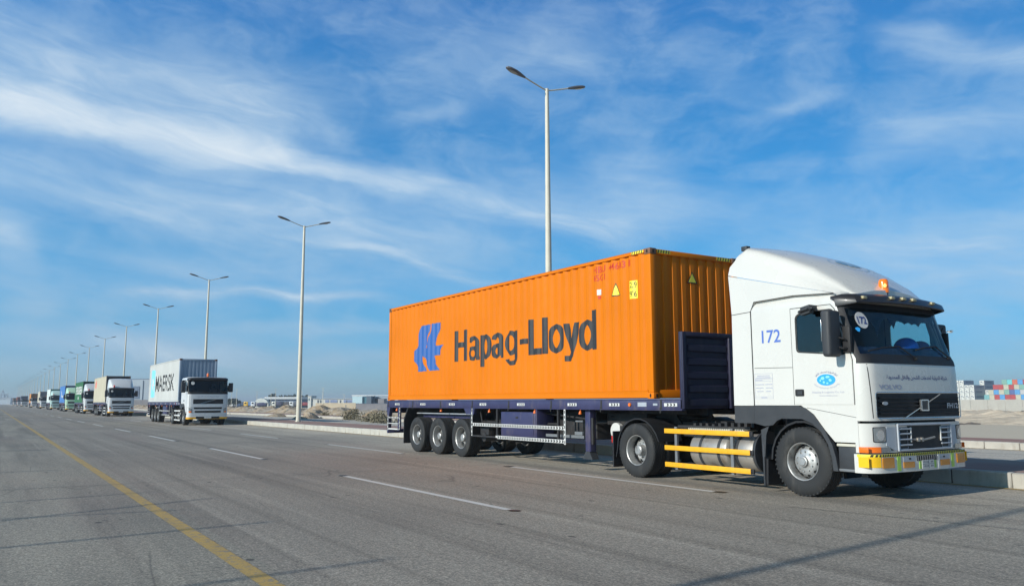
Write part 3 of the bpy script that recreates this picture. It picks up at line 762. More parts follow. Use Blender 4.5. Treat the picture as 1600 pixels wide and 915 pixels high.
    # wheels, mudguards
    for x in (-4.08, -2.78, -1.45):
        for s in (-1, 1): make_wheel(t, x, s * 1.19, .5, s, r=.5, width=.37, kind='dish')
    for s in (-1, 1):
        mg = MB(); 
        pts = [(-4.90, .30), (-4.86, .30), (-4.86, .90), (-4.62, 1.23), (-4.62, 1.26), (-4.66, 1.26), (-4.90, .92)]
        mg.poly(pts, lambda u, v, d: (u, s * (.86 + d), v), 0, .38)
        mg.box(-4.92, -4.88, min(s * .8, s * 1.23), max(s * .8, s * 1.23), .22, 1.0)
        mg.build('mudflap', M['chassis'], t)
        mg = MB(); mg.poly([(-.80, 1.27), (-.62, 1.27), (-.78, .95), (-.86, .60), (-.90, .60), (-.88, .95)], lambda u, v, d: (u, s * (.86 + d), v), 0, .38)
        mg.box(-4.6, -.8, min(s * .78, s * .95), max(s * .78, s * .95), 1.10, 1.125, 0, 1); mg.multi('mudguard', [M['chassis'], M['silverp']], t)
    # navy beam above the rear wheels
    mb = MB(); mb.box(-4.5, -.9, -.78, -.72, .98, 1.12, .01); mb.poly([(-1.18, 1.27), (-.62, 1.27), (-.66, 1.12), (-1.05, 1.12)], near, -.06, .01); mb.build('wing_bracket', M['navy'], t)
    # rear post with taped guard
    rp = MB(); rp.poly([(-6.13, 1.28), (-5.86, 1.28), (-5.98, .98), (-6.0, .62), (-6.05, .62), (-6.07, 1.0)], near, -.10, .005); rp.build('rear_bracket', M['navy'], t); rp = MB(); rp.box(-5.30, -5.22, -1.25, -1.17, .58, 1.28); rp.build('rear_bracket', M['navy'], t)
    rt = MB(); chevrons(rt, -6.03, 1.02, .58, .035, -1.262, vertical=True); chevrons(rt, -5.17, 1.27, .62, .035, -1.262, vertical=True)
    rt.box(-6.0, -5.2, -1.25, -1.23, .60, .64, 0, 0); rt.box(-6.0, -5.2, -1.25, -1.23, .78, .80, 0, 0); chevrons(rt, -6.0, -5.2, .95, .035, -1.262)
    rt.multi('rear_side_guard', [M['whiteref'], M['blackpr']], t, smooth=None)
    ru = MB(); ru.box(-6.16, -6.08, -1.22, 1.22, .48, .60, .01); ru.box(-6.14, -6.1, -1.22, 1.22, 1.1, 1.28, .01); ru.build('rear_bumper', M['navy'], t)
    for s in (-1, 1):
        mb = MB(); mb.box(-6.19, -6.14, min(s * .75, s * 1.15), max(s * .75, s * 1.15), 1.12, 1.24, .01); mb.build('tail_light', M['redlens'], t)
    # side guards: short one, then the long one round the tool box
    g = MB(); chevrons(g, -.77, .48, .83, .075, -1.262); chevrons(g, -.77, 1.27, .58, .045, -1.262, vertical=True); chevrons(g, .52, 3.26, .83, .075, -1.262); chevrons(g, .50, 3.26, .545, .075, -1.262)
    chevrons(g, 3.26, 1.27, .52, .055, -1.262, vertical=True); chevrons(g, .43, .60, .57, .045, -1.262, step=.2)
    g.multi('side_guard', [M['whiteref'], M['blackpr']], t, smooth=None)
    gp = MB(); gp.box(.44, .50, -1.25, -1.2, .56, 1.27); gp.box(-.74, .46, -1.25, -1.22, .56, .60); gp.build('guard_post', M['chassis'], t); gp = MB(); gp.box(2.95, 3.0, -1.22, -1.17, .6, 1.27); gp.build('guard_post', M['chassis'], t)
    tb = MB(); tb.box(.64, 2.13, -1.24, -.75, .62, 1.20, .02); tb.box(.70, 2.07, -1.252, -1.24, .66, 1.17, .006); tb.box(1.33, 1.43, -1.262, -1.25, 1.05, 1.09, .004, 1)
    tb.box(2.13, 2.17, -1.23, -.75, .56, 1.27, .004); tb.multi('tool_box', [M['navy'], M['chassis']], t)
    # landing legs
    for s in (-1, 1):
        lg = MB(); y0, y1 = (s * .98, s * 1.14) if s > 0 else (-1.14, -.98)
        lg.box(3.85, 4.02, y0, y1, .40, 1.27, .012); lg.box(3.87, 3.99, y0 + .02, y1 - .02, .26, .40, .006, 1)
        lg.poly([(3.76, .24), (4.10, .24), (4.08, .27), (4.0, .40), (3.87, .40), (3.78, .27)], lambda u, v, d: (u, (y0 + y1) / 2 + d, v), -.09, .09, mi=2)
        lg.box(4.05, 4.11, y0, y0 + .05, .55, 1.1, .005, 1); lg.multi('landing_leg', [M['navy'], M['chassis'], M['charcoal']], t)
    mb = MB(); mb.cyl((3.93, -1.0, 1.0), (3.93, 1.0, 1.0), .03); mb.box(2.35, 3.75, -1.1, -1.04, .66, .72, 0); mb.tube([(3.55, -1.15, 1.02), (3.8, -1.15, 1.02)], .02); mb.box(3.45, 3.72, -1.12, -1.04, .72, .80, .01)
    mb.tube([(3.08, -1.1, 1.2), (3.08, -1.1, .72)], .028); mb.build('crank_gear', M['grey'], t)
    # spare wheels slung under the neck, reservoirs and added light-blocking boxes
    for x_ in (4.95, 5.15):
        if x_ < 5: sw_ = MB(); sw_.lathe([(.27, -.13), (.30, -.15), (.47, -.14), (.50, -.10), (.50, .10), (.47, .14), (.30, .15), (.27, .13)], (x_ - .35, -.25, .80), 'Y', 36, close=True); sw_.lathe([(0, .02), (.27, .04)], (x_ - .35, -.25, .80), 'Y', 24); sw_.build('spare_wheel', M['rubber'], t)
    eb = MB(); eb.box(2.3, 3.7, -.70, .1, .62, 1.22, .02); eb.build('battery_box', M['chassis'], t)
    eb = MB(); eb.box(.4, 3.2, .75, 1.22, .58, 1.22, .02); eb.build('far_light_block', M['chassis'], t)  # added box on the far side, blocks light under the bed
    eb = MB(); eb.box(-.75, .35, .1, 1.1, .62, 1.15, .02); eb.build('mid_light_block', M['chassis'], t)  # added mass between the rails, keeps light from showing through
    for zz in (.95, .72): ah = MB(); ah.tube([(4.2 + .18 * i, -.72 + .06 * math.sin(i * 1.3), zz + .18 * math.cos(i * .8)) for i in range(12)], .014, 6); ah.build('air_hose', M['black'], t)
    tk = MB(); tk.cyl((4.42, -.78, .83), (4.42, .2, .83), .17, seg=24, mi=0); tk.cyl((4.78, -.74, .80), (4.78, .3, .80), .24, seg=24, mi=1); tk.box(4.05, 5.3, -.70, .7, .95, 1.2, .01, 1); tk.multi('air_tank', [M['whiteref'], M['chassis']], t)
    return t


# ------------------------------------------------------------------ tractor unit
def cab_fns(kind):
    if kind == 'old':
        def xf(z): 
            if z <= 1.99: return 1.215 - max(0, (z - 1.6)) * .03
            if z <= 2.88: return 1.203 - (z - 1.99) / .89 * .27
            return .933 - (z - 2.88) * .6
    else:
        def xf(z):
            if z <= 2.0: return 1.24 - max(0, z - 1.3) * .04
            if z <= 2.95: return 1.212 - (z - 2.0) / .95 * .22
            return .99 - (z - 2.95) * .8
    def wd(z):
        if z < 2.9: return 1.245
        t = min(1, (z - 2.9) / .17); return 1.245 - .16 * (1 - math.sqrt(max(0, 1 - t * t)))
    bow = lambda z: .035 + (.05 * min(1, max(0, (z - 1.95) / .2)))
    rc = lambda z: .21 if z < 2.0 else .17
    def front(y, z, extra=0.):
        w_ = wd(z) + extra; b = bow(z); r_ = rc(z); s = abs(y) - (w_ - r_); x = xf(z) + extra - b * (y / w_) ** 2
        if s > 0: q = min(1, s / r_); x -= r_ * (1 - math.sqrt(1 - q * q))
        return x
    return xf, wd, front, bow, rc


def make_tractor(kind, label, fairing=True, hero=False, paint=None):
    t = thing('tractor_truck', label, 'truck')
    P = paint or M['white']
    xf, wd, front, bow, rc = cab_fns(kind)
    XR = -.86 if kind == 'old' else -.95
    # --- cab shell: columns round the plan, rows up the height
    cols = [('s', XR), ('s', -.5), ('s', -.08), ('s', 0.), ('f', .2), ('f', .45), ('f', .7), ('f', .86), ('f', 1.)]
    ang = [18, 36, 54, 72, 90]; fy = [-.8, -.6, -.4, -.2, 0, .2, .4, .6, .8]
    zr = [1.15, 1.37, 1.6, 1.8, 1.95, 1.985, 2.10, 2.17, 2.35, 2.55, 2.74, 2.79, 2.83, 2.87, 2.92, 2.97, 3.01, 3.04, 3.06]
    def ring(z):
        w_ = wd(z); r_ = rc(z); xe = front(-(w_ - r_), z) - r_ * 1.0
        pts = []
        for k, v in cols: pts.append(v if k == 's' else 0 + (xe - 0) * v)
        out = [(x, -w_) for x in pts]
        xe2 = xe
        for a in ang[:-1]:
            yy = -(w_ - r_) - r_ * math.cos(R(a)); out.append((front(yy, z), yy))
        out.append((front(-(w_ - r_), z), -(w_ - r_)))
        for q in fy: yy = q * (w_ - r_) * 1.0 / 1.0; out.append((front(yy, z), yy))
        mir = [(x, -y) for x, y in reversed(out[:-len(fy)])]
        return out + mir
    rings = [ring(z) for z in zr]; n = len(rings[0]); nc = len(cols)
    body = MB(); vs = [(x, y, z) for z, rg in zip(zr, rings) for x, y in rg]; fs = []
    ws0, ws1 = nc + 0, n - nc - 2          # windshield columns (cells)
    for j in range(len(zr) - 1):
        za, zb = zr[j], zr[j + 1]
        for i in range(n - 1):
            side = i < nc - 1 or i >= n - nc
            if side and za < 1.36 and True: 
                # keep the part ahead of the wheel arch only
                continue
            ii = i if i < nc - 1 else n - 2 - i
            if side and 3 <= ii < 7 and 2.16 < za < 2.78: continue
            if ws0 <= i <= ws1 and 2.09 < za < 2.82: continue
            fs.append((j * n + i, j * n + i + 1, (j + 1) * n + i + 1, (j + 1) * n + i))
    k0 = (len(zr) - 1) * n
    fs.append(tuple(range(k0, k0 + n)))
    for j in range(1, len(zr) - 1): fs.append((j * n, (j + 1) * n, (j + 1) * n + n - 1, j * n + n - 1))
    body.add(vs, fs); cab = body.build('cab', P, t, smooth=38)
    # cab floor and lower front wing pieces
    for s, pl in ((-1, near), (1, farp)):
        lw = MB(); lw.poly([(.03, 1.372), (.24, 1.24), (.43, 1.02), (.60, .84), (.985, .84), (.985, 1.372)], pl, -.05, -.001); lw.build('lower_wing', P, t)
    ff = MB(); ff.poly([(XR, 1.36), (.95, 1.36), (.95, 1.40), (XR, 1.40)], lambda u, v, d: (u, d, v), -1.2, 1.2); ff.build('cab_floor', M['black'], t)
    # --- windshield surround and glass
    def strip(name, y0, y1, z0, z1, m, off, parent=t, ny=12, nz=3, extra=0., hole=None, th=.01):
        mb = MB(); vs = []
        for j in range(nz + 1):
            z = z0 + (z1 - z0) * j / nz
            for i in range(ny + 1):
                y = y0 + (y1 - y0) * i / ny; vs.append((front(y, z, extra) + off, y, z))
        a = len(vs); vs += [(x - th, y, z) for x, y, z in vs]
        m_ = ny + 1; fs = []
        for j in range(nz):
            for i in range(ny):
                q = (j * m_ + i, j * m_ + i + 1, (j + 1) * m_ + i + 1, (j + 1) * m_ + i); fs.append(q); fs.append(tuple(v + a for v in reversed(q)))
        for i in range(ny): fs.append((i, i + a, i + 1 + a, i + 1)); b_ = nz * m_ + i; fs.append((b_, b_ + 1, b_ + 1 + a, b_ + a))
        for j in range(nz): c_ = j * m_; d_ = c_ + ny; fs.append((c_, c_ + m_, c_ + m_ + a, c_ + a)); fs.append((d_, d_ + a, d_ + m_ + a, d_ + m_))
        mb.add(vs, fs); return mb.build(name, m, parent, smooth=38)
    YW = 1.16
    fbm = MB()
    o_ = len(fbm.v)
    # frame as ring of bands following the glass
    def band(y0, y1, z0, z1, ny, nz):
        vs = []; 
        for j in range(nz + 1):
            z = z0 + (z1 - z0) * j / nz
            for i in range(ny + 1): y = ysamp(y0, y1, i / ny); vs.append((front(y, z) + .006, y, z))
        m_ = ny + 1; fbm.add(vs, [(j * m_ + i, j * m_ + i + 1, (j + 1) * m_ + i + 1, (j + 1) * m_ + i) for j in range(nz) for i in range(ny)])
    YE = 1.238
    def ysamp(a, b, f):      # even steps along the curved plan, not along y
        g_ = lambda y: math.asin(max(-1, min(1, y / 1.25)))
        return 1.25 * math.sin(g_(a) + (g_(b) - g_(a)) * f)
    band(-YE, YE, 1.975, 2.115, 32, 2); band(-YE, YE, 2.80, 2.885, 32, 2); band(-YE, -1.192, 2.115, 2.80, 4, 6); band(1.192, YE, 2.115, 2.80, 4, 6)
    fbm.build('windshield_frame', M['black'], t, smooth=50, norm=False)
    g = MB(); vs = []; ny, nz = 30, 6
    for j in range(nz + 1):
        z = 2.10 + .72 * j / nz
        for i in range(ny + 1): y = ysamp(-1.205, 1.205, i / ny); vs.append((front(y, z) + .003, y, z))
    g.add(vs, [(j * (ny + 1) + i, j * (ny + 1) + i + 1, (j + 1) * (ny + 1) + i + 1, (j + 1) * (ny + 1) + i) for j in range(nz) for i in range(ny)])
    g.build('windshield', M['glass'], t, smooth=180, norm=False)
    # --- doors with window
    for s, pl in ((-1, near), (1, farp)):
        outer = [(-.075, 1.385), (.955, 1.385), (.955, 2.03), (.93, 2.12), (.70, 2.80), (.64, 2.865), (-.075, 2.865)]
        win = rounded([(.02, 2.17), (.83, 2.17), (.64, 2.785), (.02, 2.785)][::-1], .07)
        if kind == 'old':
            win = rounded([(.02, 2.20), (.845, 2.12), (.80, 2.38), (.67, 2.79), (.14, 2.79), (.02, 2.73)][::-1], .06)
        d = MB(); d.poly([outer, win], pl, -.001, .007); do = d.build('door', P, t, smooth=None)
        fr_ = MB(); w2 = [(u + (-.018 if u < .3 else .018), v + (-.018 if v < 2.4 else .016)) for u, v in win]
        fr_.poly([w2, win], pl, .007, .012); fr_.build('window_seal', M['seam'], do, smooth=None)
        gl = MB(); gl.poly(win, pl, -.004, 0.); gl.build('window_glass', M['sglass'] if s < 0 else M['sglass2'], do, smooth=None, norm=False)
        hd = MB(); hd.poly(rounded([(-.05, 1.51), (.11, 1.51), (.11, 1.615), (-.05, 1.615)], .02), pl, .005, .016); hd.poly([(.0, 1.535), (.09, 1.535), (.09, 1.59), (.0, 1.59)], pl, .016, .028, mi=1)
        hd.multi('door_handle', [M['black'], M['charcoal']], do)
        # dark gaps round door and panels
        sm = MB()
        def ln(pts, wdt=.012):
            for a, b in zip(pts[:-1], pts[1:]):
                a = Vector(a); b = Vector(b); dd = (b - a).normalized(); nn = Vector((-dd.y, dd.x)) * wdt / 2
                sm.poly([tuple(a + nn), tuple(b + nn), tuple(b - nn), tuple(a - nn)], pl, -.001, .0018)
        ln([(-.082, 1.38), (-.082, 2.872), (.645, 2.872), (.71, 2.80), (.94, 2.12), (.963, 2.03), (.963, 1.38)], .011)
        ln([(XR + .02, 1.97), (-.09, 1.955)], .008)
        if hero: ln([(.14, 1.335), (.97, 1.20)], .006)
        sm.build('door_gap', M['seam'], t, smooth=None)
    # --- interior
    it = MB(); it.box(XR + .03, XR + .10, -1.18, 1.18, 1.42, 2.95); it.box(XR + .1, .9, -1.2, 1.2, 1.42, 1.50)
    for yc in (-.62, .62):
        it.box(-.45, .15, yc - .26, yc + .26, 1.5, 1.85, .05); it.box(-.58, -.40, yc - .25, yc + .25, 1.8, 2.45, .06); it.box(-.56, -.44, yc - .14, yc + .14, 2.45, 2.66, .04)
    it.build('seat', M['cabin'], t)
    ds = MB(); ds.box(.55, .98, -1.15, 1.15, 1.75, 2.24 if hero else 2.1, .05); ds.build('dashboard', M['dash'], t)
    sw = MB(); cw = Vector((.45, .62, 2.12))
    for k in range(18):
        a, b = 6.2832 * k / 18, 6.2832 * (k + 1) / 18; q = lambda a: cw + Vector((-.09 * math.sin(a), .23 * math.cos(a), .21 * math.sin(a))); sw.cyl(q(a), q(b), .016, seg=6)
    sw.cyl(cw, cw + Vector((.25, 0, -.15)), .03, seg=8); sw.build('steering_wheel', M['black'], t)
    if hero:
        cu = MB(); pts = [(-1.10, 2.80)]
        yy = -1.10
        scal = [(-1.1, 2.68), (-.9, 2.70), (-.75, 2.66), (-.55, 2.55), (-.47, 2.40), (-.40, 2.58), (-.33, 2.66), (-.22, 2.69), (-.14, 2.62), (-.05, 2.54), (.02, 2.66), (.15, 2.65), (.25, 2.62), (.35, 2.65), (.45, 2.62), (.55, 2.64), (.65, 2.60), (.72, 2.66), (.9, 2.67), (1.1, 2.68)]
        lp = [(-1.10, 2.83)] + scal + [(1.10, 2.83)]
        fine_ = [lp[0]]
        for a, b in zip(scal[:-1], scal[1:]):
            k_ = 5
            for i in range(k_): f_ = i / k_; fine_.append((a[0] + (b[0] - a[0]) * f_, a[1] + (b[1] - a[1]) * f_ + (.012 if i % 2 else 0)))
        fine_ += [scal[-1], lp[-1]]
        cu.poly(fine_, lambda u, v, d: (xf(2.7) - .10 - .05 * (u / 1.2) ** 2 + d, u, v), 0, .008); cu.build('fringed_curtain', M['curtain'], t, smooth=None)
        sg = MB(); sg.poly(ellipse(-.97, 2.62, .125, .125), lambda u, v, d: (front(u, v) + .004 + d, u, v), 0, .003)
        sg.build('round_number_sign', M['whiteref'], t, smooth=None)
        bm = text_bm('172', -1.06, -.88, 2.565, .11, .02); put_bm(bm, lambda y, z: (front(y, z) + .0105, y, z), 'sign_number', M['textblue'], t)
        sk = MB(); sk.poly([(-1.11 + .035 * math.cos(a) * (1 + .25 * math.sin(3 * a)), 2.475 + .035 * math.sin(a)) for a in [i * .5236 for i in range(12)]], lambda u, v, d: (front(u, v) + .010 + d, u, v), 0, .002)
        sk.build('windshield_sticker', M['globe'], t, smooth=None)
    # wipers
    for pts in (((-1.08, 2.155), (-.72, 2.215), (-.37, 2.24), (-.02, 2.06)), ((.04, 2.20), (.35, 2.25), (.66, 2.27), (.98, 2.10))):
        wp = MB(); q = [Vector((front(y, z) + .03, y, z)) for y, z in pts]; wp.tube(q, .011, 6); wp.cyl(q[-1] - Vector((.03, 0, 0)), q[-1] + Vector((.01, 0, 0)), .025, seg=8)
        wp.build('wiper', M['black'], t)
    # --- sun visor
    vs_ = MB(); ny = 24; prof = [(-.02, 3.045), (.10, 3.035), (.20, 2.985), (.235, 2.90), (.215, 2.885), (.16, 2.96), (.05, 3.0), (-.02, 3.0)]
    vv = []
    for i in range(ny + 1):
        y = -1.27 + 2.54 * i / ny; e = min(1, (1.27 - abs(y)) / .16); k_ = math.sqrt(max(0, 1 - (1 - e) ** 2)); base = xf(2.9) - .10 * (y / 1.25) ** 2 - .12 * (1 - k_)
        for a, z in prof: vv.append((base + a * (.35 + .65 * k_) - .02, y, z - .03 * (1 - k_) - .03 * (y / 1.27) ** 2))
    m_ = len(prof); vs_.add(vv, [(i * m_ + j, (i + 1) * m_ + j, (i + 1) * m_ + (j + 1) % m_, i * m_ + (j + 1) % m_) for i in range(ny) for j in range(m_)] + [tuple(range(m_)), tuple(range(ny * m_ + m_ - 1, ny * m_ - 1, -1))])
    vo = vs_.build('sun_visor', M['visor'], t, smooth=50)
    if hero:
        for yc in (-1.0, -.38, -.10, .17, .74):
            lm = MB(); b0 = xf(2.9) - .10 * (yc / 1.25) ** 2 + .17; lm.box(b0 - .02, b0 + .045, yc - .05, yc + .05, 2.955 - .03 * yc * yc, 3.0 - .03 * yc * yc, .01); lm.build('visor_lamp', M['creamlamp'], vo)
    # --- fairing
    if fairing:
        if kind == 'old':
            tp = [(-1.33, 3.57, None), (-1.14, 3.97, 1.15), (-1.02, 4.02, 1.15), (-.73, 3.92, 1.14), (-.3, 3.75, 1.12), (.2, 3.52, 1.08), (.6, 3.25, 1.02), (.80, 3.07, .93), (.86, 3.03, .90)]
            zb = lambda x: 3.565 - (x + 1.32) / 2.04 * .53
        else:
            tp = [(-.95, 3.9, None), (-.9, 3.98, 1.15), (-.6, 4.0, 1.14), (-.2, 3.9, 1.13), (.25, 3.68, 1.08), (.6, 3.38, 1.0), (.8, 3.12, .92), (.86, 3.04, .9)]
            zb = lambda x: 3.02
        fa = MB(); secs = []
        for x, z, w_ in tp[1:]:
            b = max(3.01, zb(x)) if kind == 'old' else 3.02; b = min(b, z - .02)
            wb = 1.235 if x < .3 else 1.235 - (x - .3) * .45
            w_ = min(w_, wb - .01); rr = min(.13, (z - b) * .6)
            cr_ = .45 if kind != 'old' else .5 + .5 * min(1, (x + 1.02) / 1.0)
            sec = [(x, -wb, b), (x, -(wb * .35 + w_ * .65) - .02, b + (z - rr - b) * .6), (x, -w_, z - rr)]
            for a in (25, 50, 75): sec.append((x, -w_ + rr * (1 - math.cos(R(a))) , z - rr + rr * math.sin(R(a)) ))
            sec += [(x, -w_ + rr + .05, z + .012), (x, -w_ * .5, z + .08 * cr_), (x, 0, z + .115 * cr_)]
            sec += [(a, -b_, c) for a, b_, c in reversed(sec[:-1])]
            secs.append(sec)
        m_ = len(secs[0]); n_ = len(secs)
        fa.add([p_ for s_ in secs for p_ in s_], [(i * m_ + j, (i + 1) * m_ + j, (i + 1) * m_ + j + 1, i * m_ + j + 1) for i in range(n_ - 1) for j in range(m_ - 1)] + [tuple(range((n_ - 1) * m_, n_ * m_))])
        # rear return flange slopes back to the low rear corner
        if kind == 'old':
            o = len(fa.v); rs = secs[0]; back = []
            for (x, y, z) in rs: 
                f_ = (3.97 + .04 - z) / .5; back.append((-1.02 - .30 * max(0, min(1, f_)) - .12, y, z - .02 if z > 3.8 else z))
            back[0] = (-1.33, -1.237, 3.57); back[-1] = (-1.33, 1.237, 3.57)
            fa.add(back + list(rs), [(j, j + 1, m_ + j + 1, m_ + j) for j in range(m_ - 1)])
        fa.build('roof_fairing', P, t, smooth=42)
        if hero:
            tb_ = MB(); tb_.box(-1.16, -1.04, -1.08, -.98, 3.98, 4.06, .008); tb_.build('fairing_bracket', M['charcoal'], t)
    if kind == 'old':
        for s, pl in ((-1, near), (1, farp)):
            dp = MB(); dp.poly([(-1.30, 1.365), (-.875, 1.365), (-.875, 2.90), (-.80, 3.055), (-.02, 3.075), (.71, 3.035), (-1.325, 3.555), (-1.30, 3.2), (-1.28, 2.88)], pl, -.06, -.002)
            dp.build('side_deflector', P, t, smooth=None)
            if s < 0: rp_ = MB(); rp_.poly([(-1.24, 3.0), (.62, 3.0), (.60, 3.04), (-1.24, 3.50)], lambda u, v, d: (u, d, v), -1.19, 1.19); rp_.build('roof_plinth', P, t, smooth=None)
            sm = MB(); sm.poly([(-1.295, 2.885), (-.88, 2.905), (-.88, 2.895), (-1.295, 2.875)], pl, -.003, .0012); sm.poly([(-.868, 1.365), (-.882, 1.365), (-.882, 2.9), (-.80, 3.06), (-.79, 3.055), (-.868, 2.9)], pl, -.003, .0012)
            sm.poly([(-.80, 3.06), (-.02, 3.082), (.71, 3.042), (.71, 3.034), (-.02, 3.072), (-.79, 3.05)], pl, -.003, .0012)
            sm.build('deflector_gap', M['seam'], t, smooth=None)
    # --- wheel arch, mudguard, skirts (dark plastic)
    for s, pl in ((-1, near), (1, farp)):
        ar = MB()
        arch_out = [(-.86, 1.362), (.0, 1.362), (.12, 1.33), (.26, 1.235), (.44, 1.01), (.56, .80), (.61, .62), (.64, .42)]
        arch_in = [(.56, .42), (.545, .60), (.49, .80), (.38, .98), (.24, 1.10), (.05, 1.165), (-.33, 1.165), (-.42, 1.13), (-.50, 1.06), (-.66, 1.04), (-.86, 1.08)]
        ar.poly(arch_out + arch_in, pl, -.06, .02)
        ar.build('wheel_arch', M['charcoal'], t)
        sk_ = MB(); sk_.poly([(-1.29, 1.08), (-.875, 1.08), (-.875, 1.355), (-1.29, 1.355)], pl, -.05, .005); sk_.build('side_skirt', M['charcoal'], t)
        mg = MB(); pts = []; 
        arc = [(math.cos(R(a)), math.sin(R(a))) for a in range(20, 181, 16)]
        out = [(.60 * c, .52 + .62 * s__) for c, s__ in arc] + [(-.70, .52), (-.72, .12)]; inn = [(-.68, .12), (-.66, .52)] + [(.57 * c, .52 + .59 * s__) for c, s__ in reversed(arc)]
        mg.poly(out + inn, lambda u, v, d: (u, s * (1.22 - d), v), 0, .42); mg.build('mudguard', M['black'], t)
        fl = MB(); fl.box(-.745, -.715, min(s * 1.25, s * .8), max(s * 1.25, s * .8), .10, .75, .004); fl.poly([(-.76, .98), (-.60, 1.04), (-.66, .9), (-.70, .55), (-.75, .55)], pl, -.03, .0); fl.build('mudflap', M['chassis'] if s > 0 else M['charcoal'], t)
    # --- front mask
    if kind == 'old':
        gr = strip('grille', -1.08, 1.08, 1.20, 1.545, M['black'], .004, ny=20)
        sl_ = MB()
        for z in (1.25, 1.305, 1.36, 1.415, 1.47):
            vs = []; 
            for i in range(21):
                y = -1.03 + 2.06 * i / 20; x = front(y, z); vs += [(x + .004, y, z + .018), (x + .03, y, z + .012), (x + .03, y, z - .002), (x + .004, y, z - .008)]
            sl_.add(vs, [(4 * i + j, 4 * i + 4 + j, 4 * i + 4 + (j + 1) % 4, 4 * i + (j + 1) % 4) for i in range(20) for j in range(4)])
        sl_.build('slat', M['black'], gr, smooth=30)
        cf = MB(); pr = rounded([(-1.10, 1.185), (1.10, 1.185), (1.10, 1.56), (-1.10, 1.56)], .05, 5)
        q = [];
        P3 = []
        for i in range(len(pr)):
            a = Vector(pr[i]); b = Vector(pr[(i + 1) % len(pr)]); k_ = max(1, int((b - a).length / .12))
            for j in range(k_): c_ = a + (b - a) * j / k_; P3.append((front(c_.x, c_.y) + .022, c_.x, c_.y))
        cf.tube(P3 + [P3[0]], .007, 6); cf.build('chrome_trim', M['chrome'], gr)
        fb = MB(); fb.poly([(-.49, 1.195), (-.455, 1.195), (.48, 1.535), (.445, 1.535)], lambda u, v, d: (front(u, v) + .034 + d, u, v), 0, .014)
        fb.build('diagonal_bar', M['chrome'], gr)
        bd = MB(); x0 = front(0, 1.37) + .04
        bd.poly([rounded([(-.10, 1.285), (.10, 1.285), (.10, 1.455), (-.10, 1.455)], .015), rounded([(-.08, 1.305), (.08, 1.305), (.08, 1.435), (-.08, 1.435)], .01)], lambda u, v, d: (x0 + d, u, v), .0, .026)
        bd.build('badge', M['chrome'], gr)
        bb = MB(); bb.box(x0, x0 + .02, -.08, .08, 1.305, 1.435); bb.build('badge_plate', M['visor'], gr)
        if hero:
            put_bm(text_bm('FH12', .66, .98, 1.325, .075, .03), lambda y, z: (front(y, z) + .036, y, z), 'model_mark', M['silverp'], gr)
            ov = MB(); ov.poly(ellipse(-.93, 1.40, .06, .026, 16), lambda u, v, d: (front(u, v) + .032 + d, u, v), 0, .01); ov.build('oval_badge', M['silverp'], gr)
    else:
        gr = strip('grille', -.92, .92, 1.36, 1.66, M['black'], .006, ny=16)
        bar = MB(); bar.poly([(-.5, 1.385), (-.44, 1.385), (.5, 1.64), (.44, 1.64)], lambda u, v, d: (front(u, v) + .012 + d, u, v), 0, .015); bar.build('diagonal_bar', M['chrome'], gr)
    # side corner seams on the front panel
    for s in (-1, 1):
        cs_ = MB()
        for z0, z1 in ((1.19, 1.965),):
            vs = []
            for j in range(8):
                z = z0 + (z1 - z0) * j / 7; yy = s * (1.13 + .03 * (j / 7)); x = front(yy, z)
                vs += [(front(yy - .005, z) + .0015, yy - .005, z), (front(yy + .005, z) + .0015, yy + .005, z)]
            cs_.add(vs, [(2 * j, 2 * j + 1, 2 * j + 3, 2 * j + 2) for j in range(7)])
        cs_.build('panel_gap', M['seam'], t, smooth=None, norm=False)
    # dark gap under the mask
    gp = MB(); gp.box(.80, 1.10, -1.12, 1.12, 1.06, 1.20, .01); gp.box(.3, .85, -1.0, 1.0, .55, 1.36); gp.build('mask_recess', M['black'], t)
    ptxt = M['textblue'] if hero else None
    if hero:
        bm = text_bm(arabic('شركة الدولية لخدمات الشحن والنقل المحدودة'), -.80, .78, 1.755, .058, .012, cap='\ufe8d'); put_bm(bm, lambda y, z: (front(y, z) + .003, y, z), 'lettering', M['textblue'], t)
        bm = text_bm('VOLVO', -1.0, -.46, 1.605, .065, .035); put_bm(bm, lambda y, z: (front(y, z) + .003, y, z), 'maker_mark', M['fadedtext'], t)
        sf = lambda x, z: (x, -1.245 - .0095, z); sb = lambda x, z: (x, -1.245 - .0025, z)
        put_bm(text_bm('172', -.66, -.29, 2.37, .20, .012), sb, 'fleet_number', M['numblue'], t)
        gb = MB(); gb.poly(ellipse(.51, 1.75, .16, .085), near, .006, .0105); go = gb.build('globe_emblem', M['globe'], t, smooth=None)
        gl2 = MB()
        for cx, cz, rx, rz in ((.45, 1.775, .03, .03), (.54, 1.79, .035, .018), (.58, 1.74, .03, .025), (.47, 1.715, .022, .02), (.53, 1.70, .02, .012), (.41, 1.74, .015, .02)):
            gl2.poly([(cx + rx * math.cos(a) * random.uniform(.7, 1.2), cz + rz * math.sin(a) * random.uniform(.7, 1.2)) for a in [i * .7 for i in range(9)]], near, .0105, .012)
        gl2.build('continents', M['globel'], go, smooth=None)
        # arched words round the globe
        top = text_bm(arabic('شركة الدولية لخدمات الشحن'), -1, 1, 0, 1, .01, cap='\ufe8d')
        for v in top.verts:
            a = R(90 - v.co.x * 62); rr = 1.22 + v.co.z * .26; v.co = Vector((.51 + .165 * rr * math.cos(a), 0, 1.75 + .088 * rr * math.sin(a)))
        put_bm(top, sf, 'arched_lettering', M['textblue'], t)
        bot = text_bm('International Shipping', -1, 1, 0, 1, .01)
        for v in bot.verts:
            a = R(-90 + v.co.x * 62); rr = 1.5 - v.co.z * .22; v.co = Vector((.51 + .165 * rr * math.cos(a), 0, 1.75 + .088 * rr * math.sin(a)))
        put_bm(bot, sf, 'arched_lettering', M['fadedtext'], t)
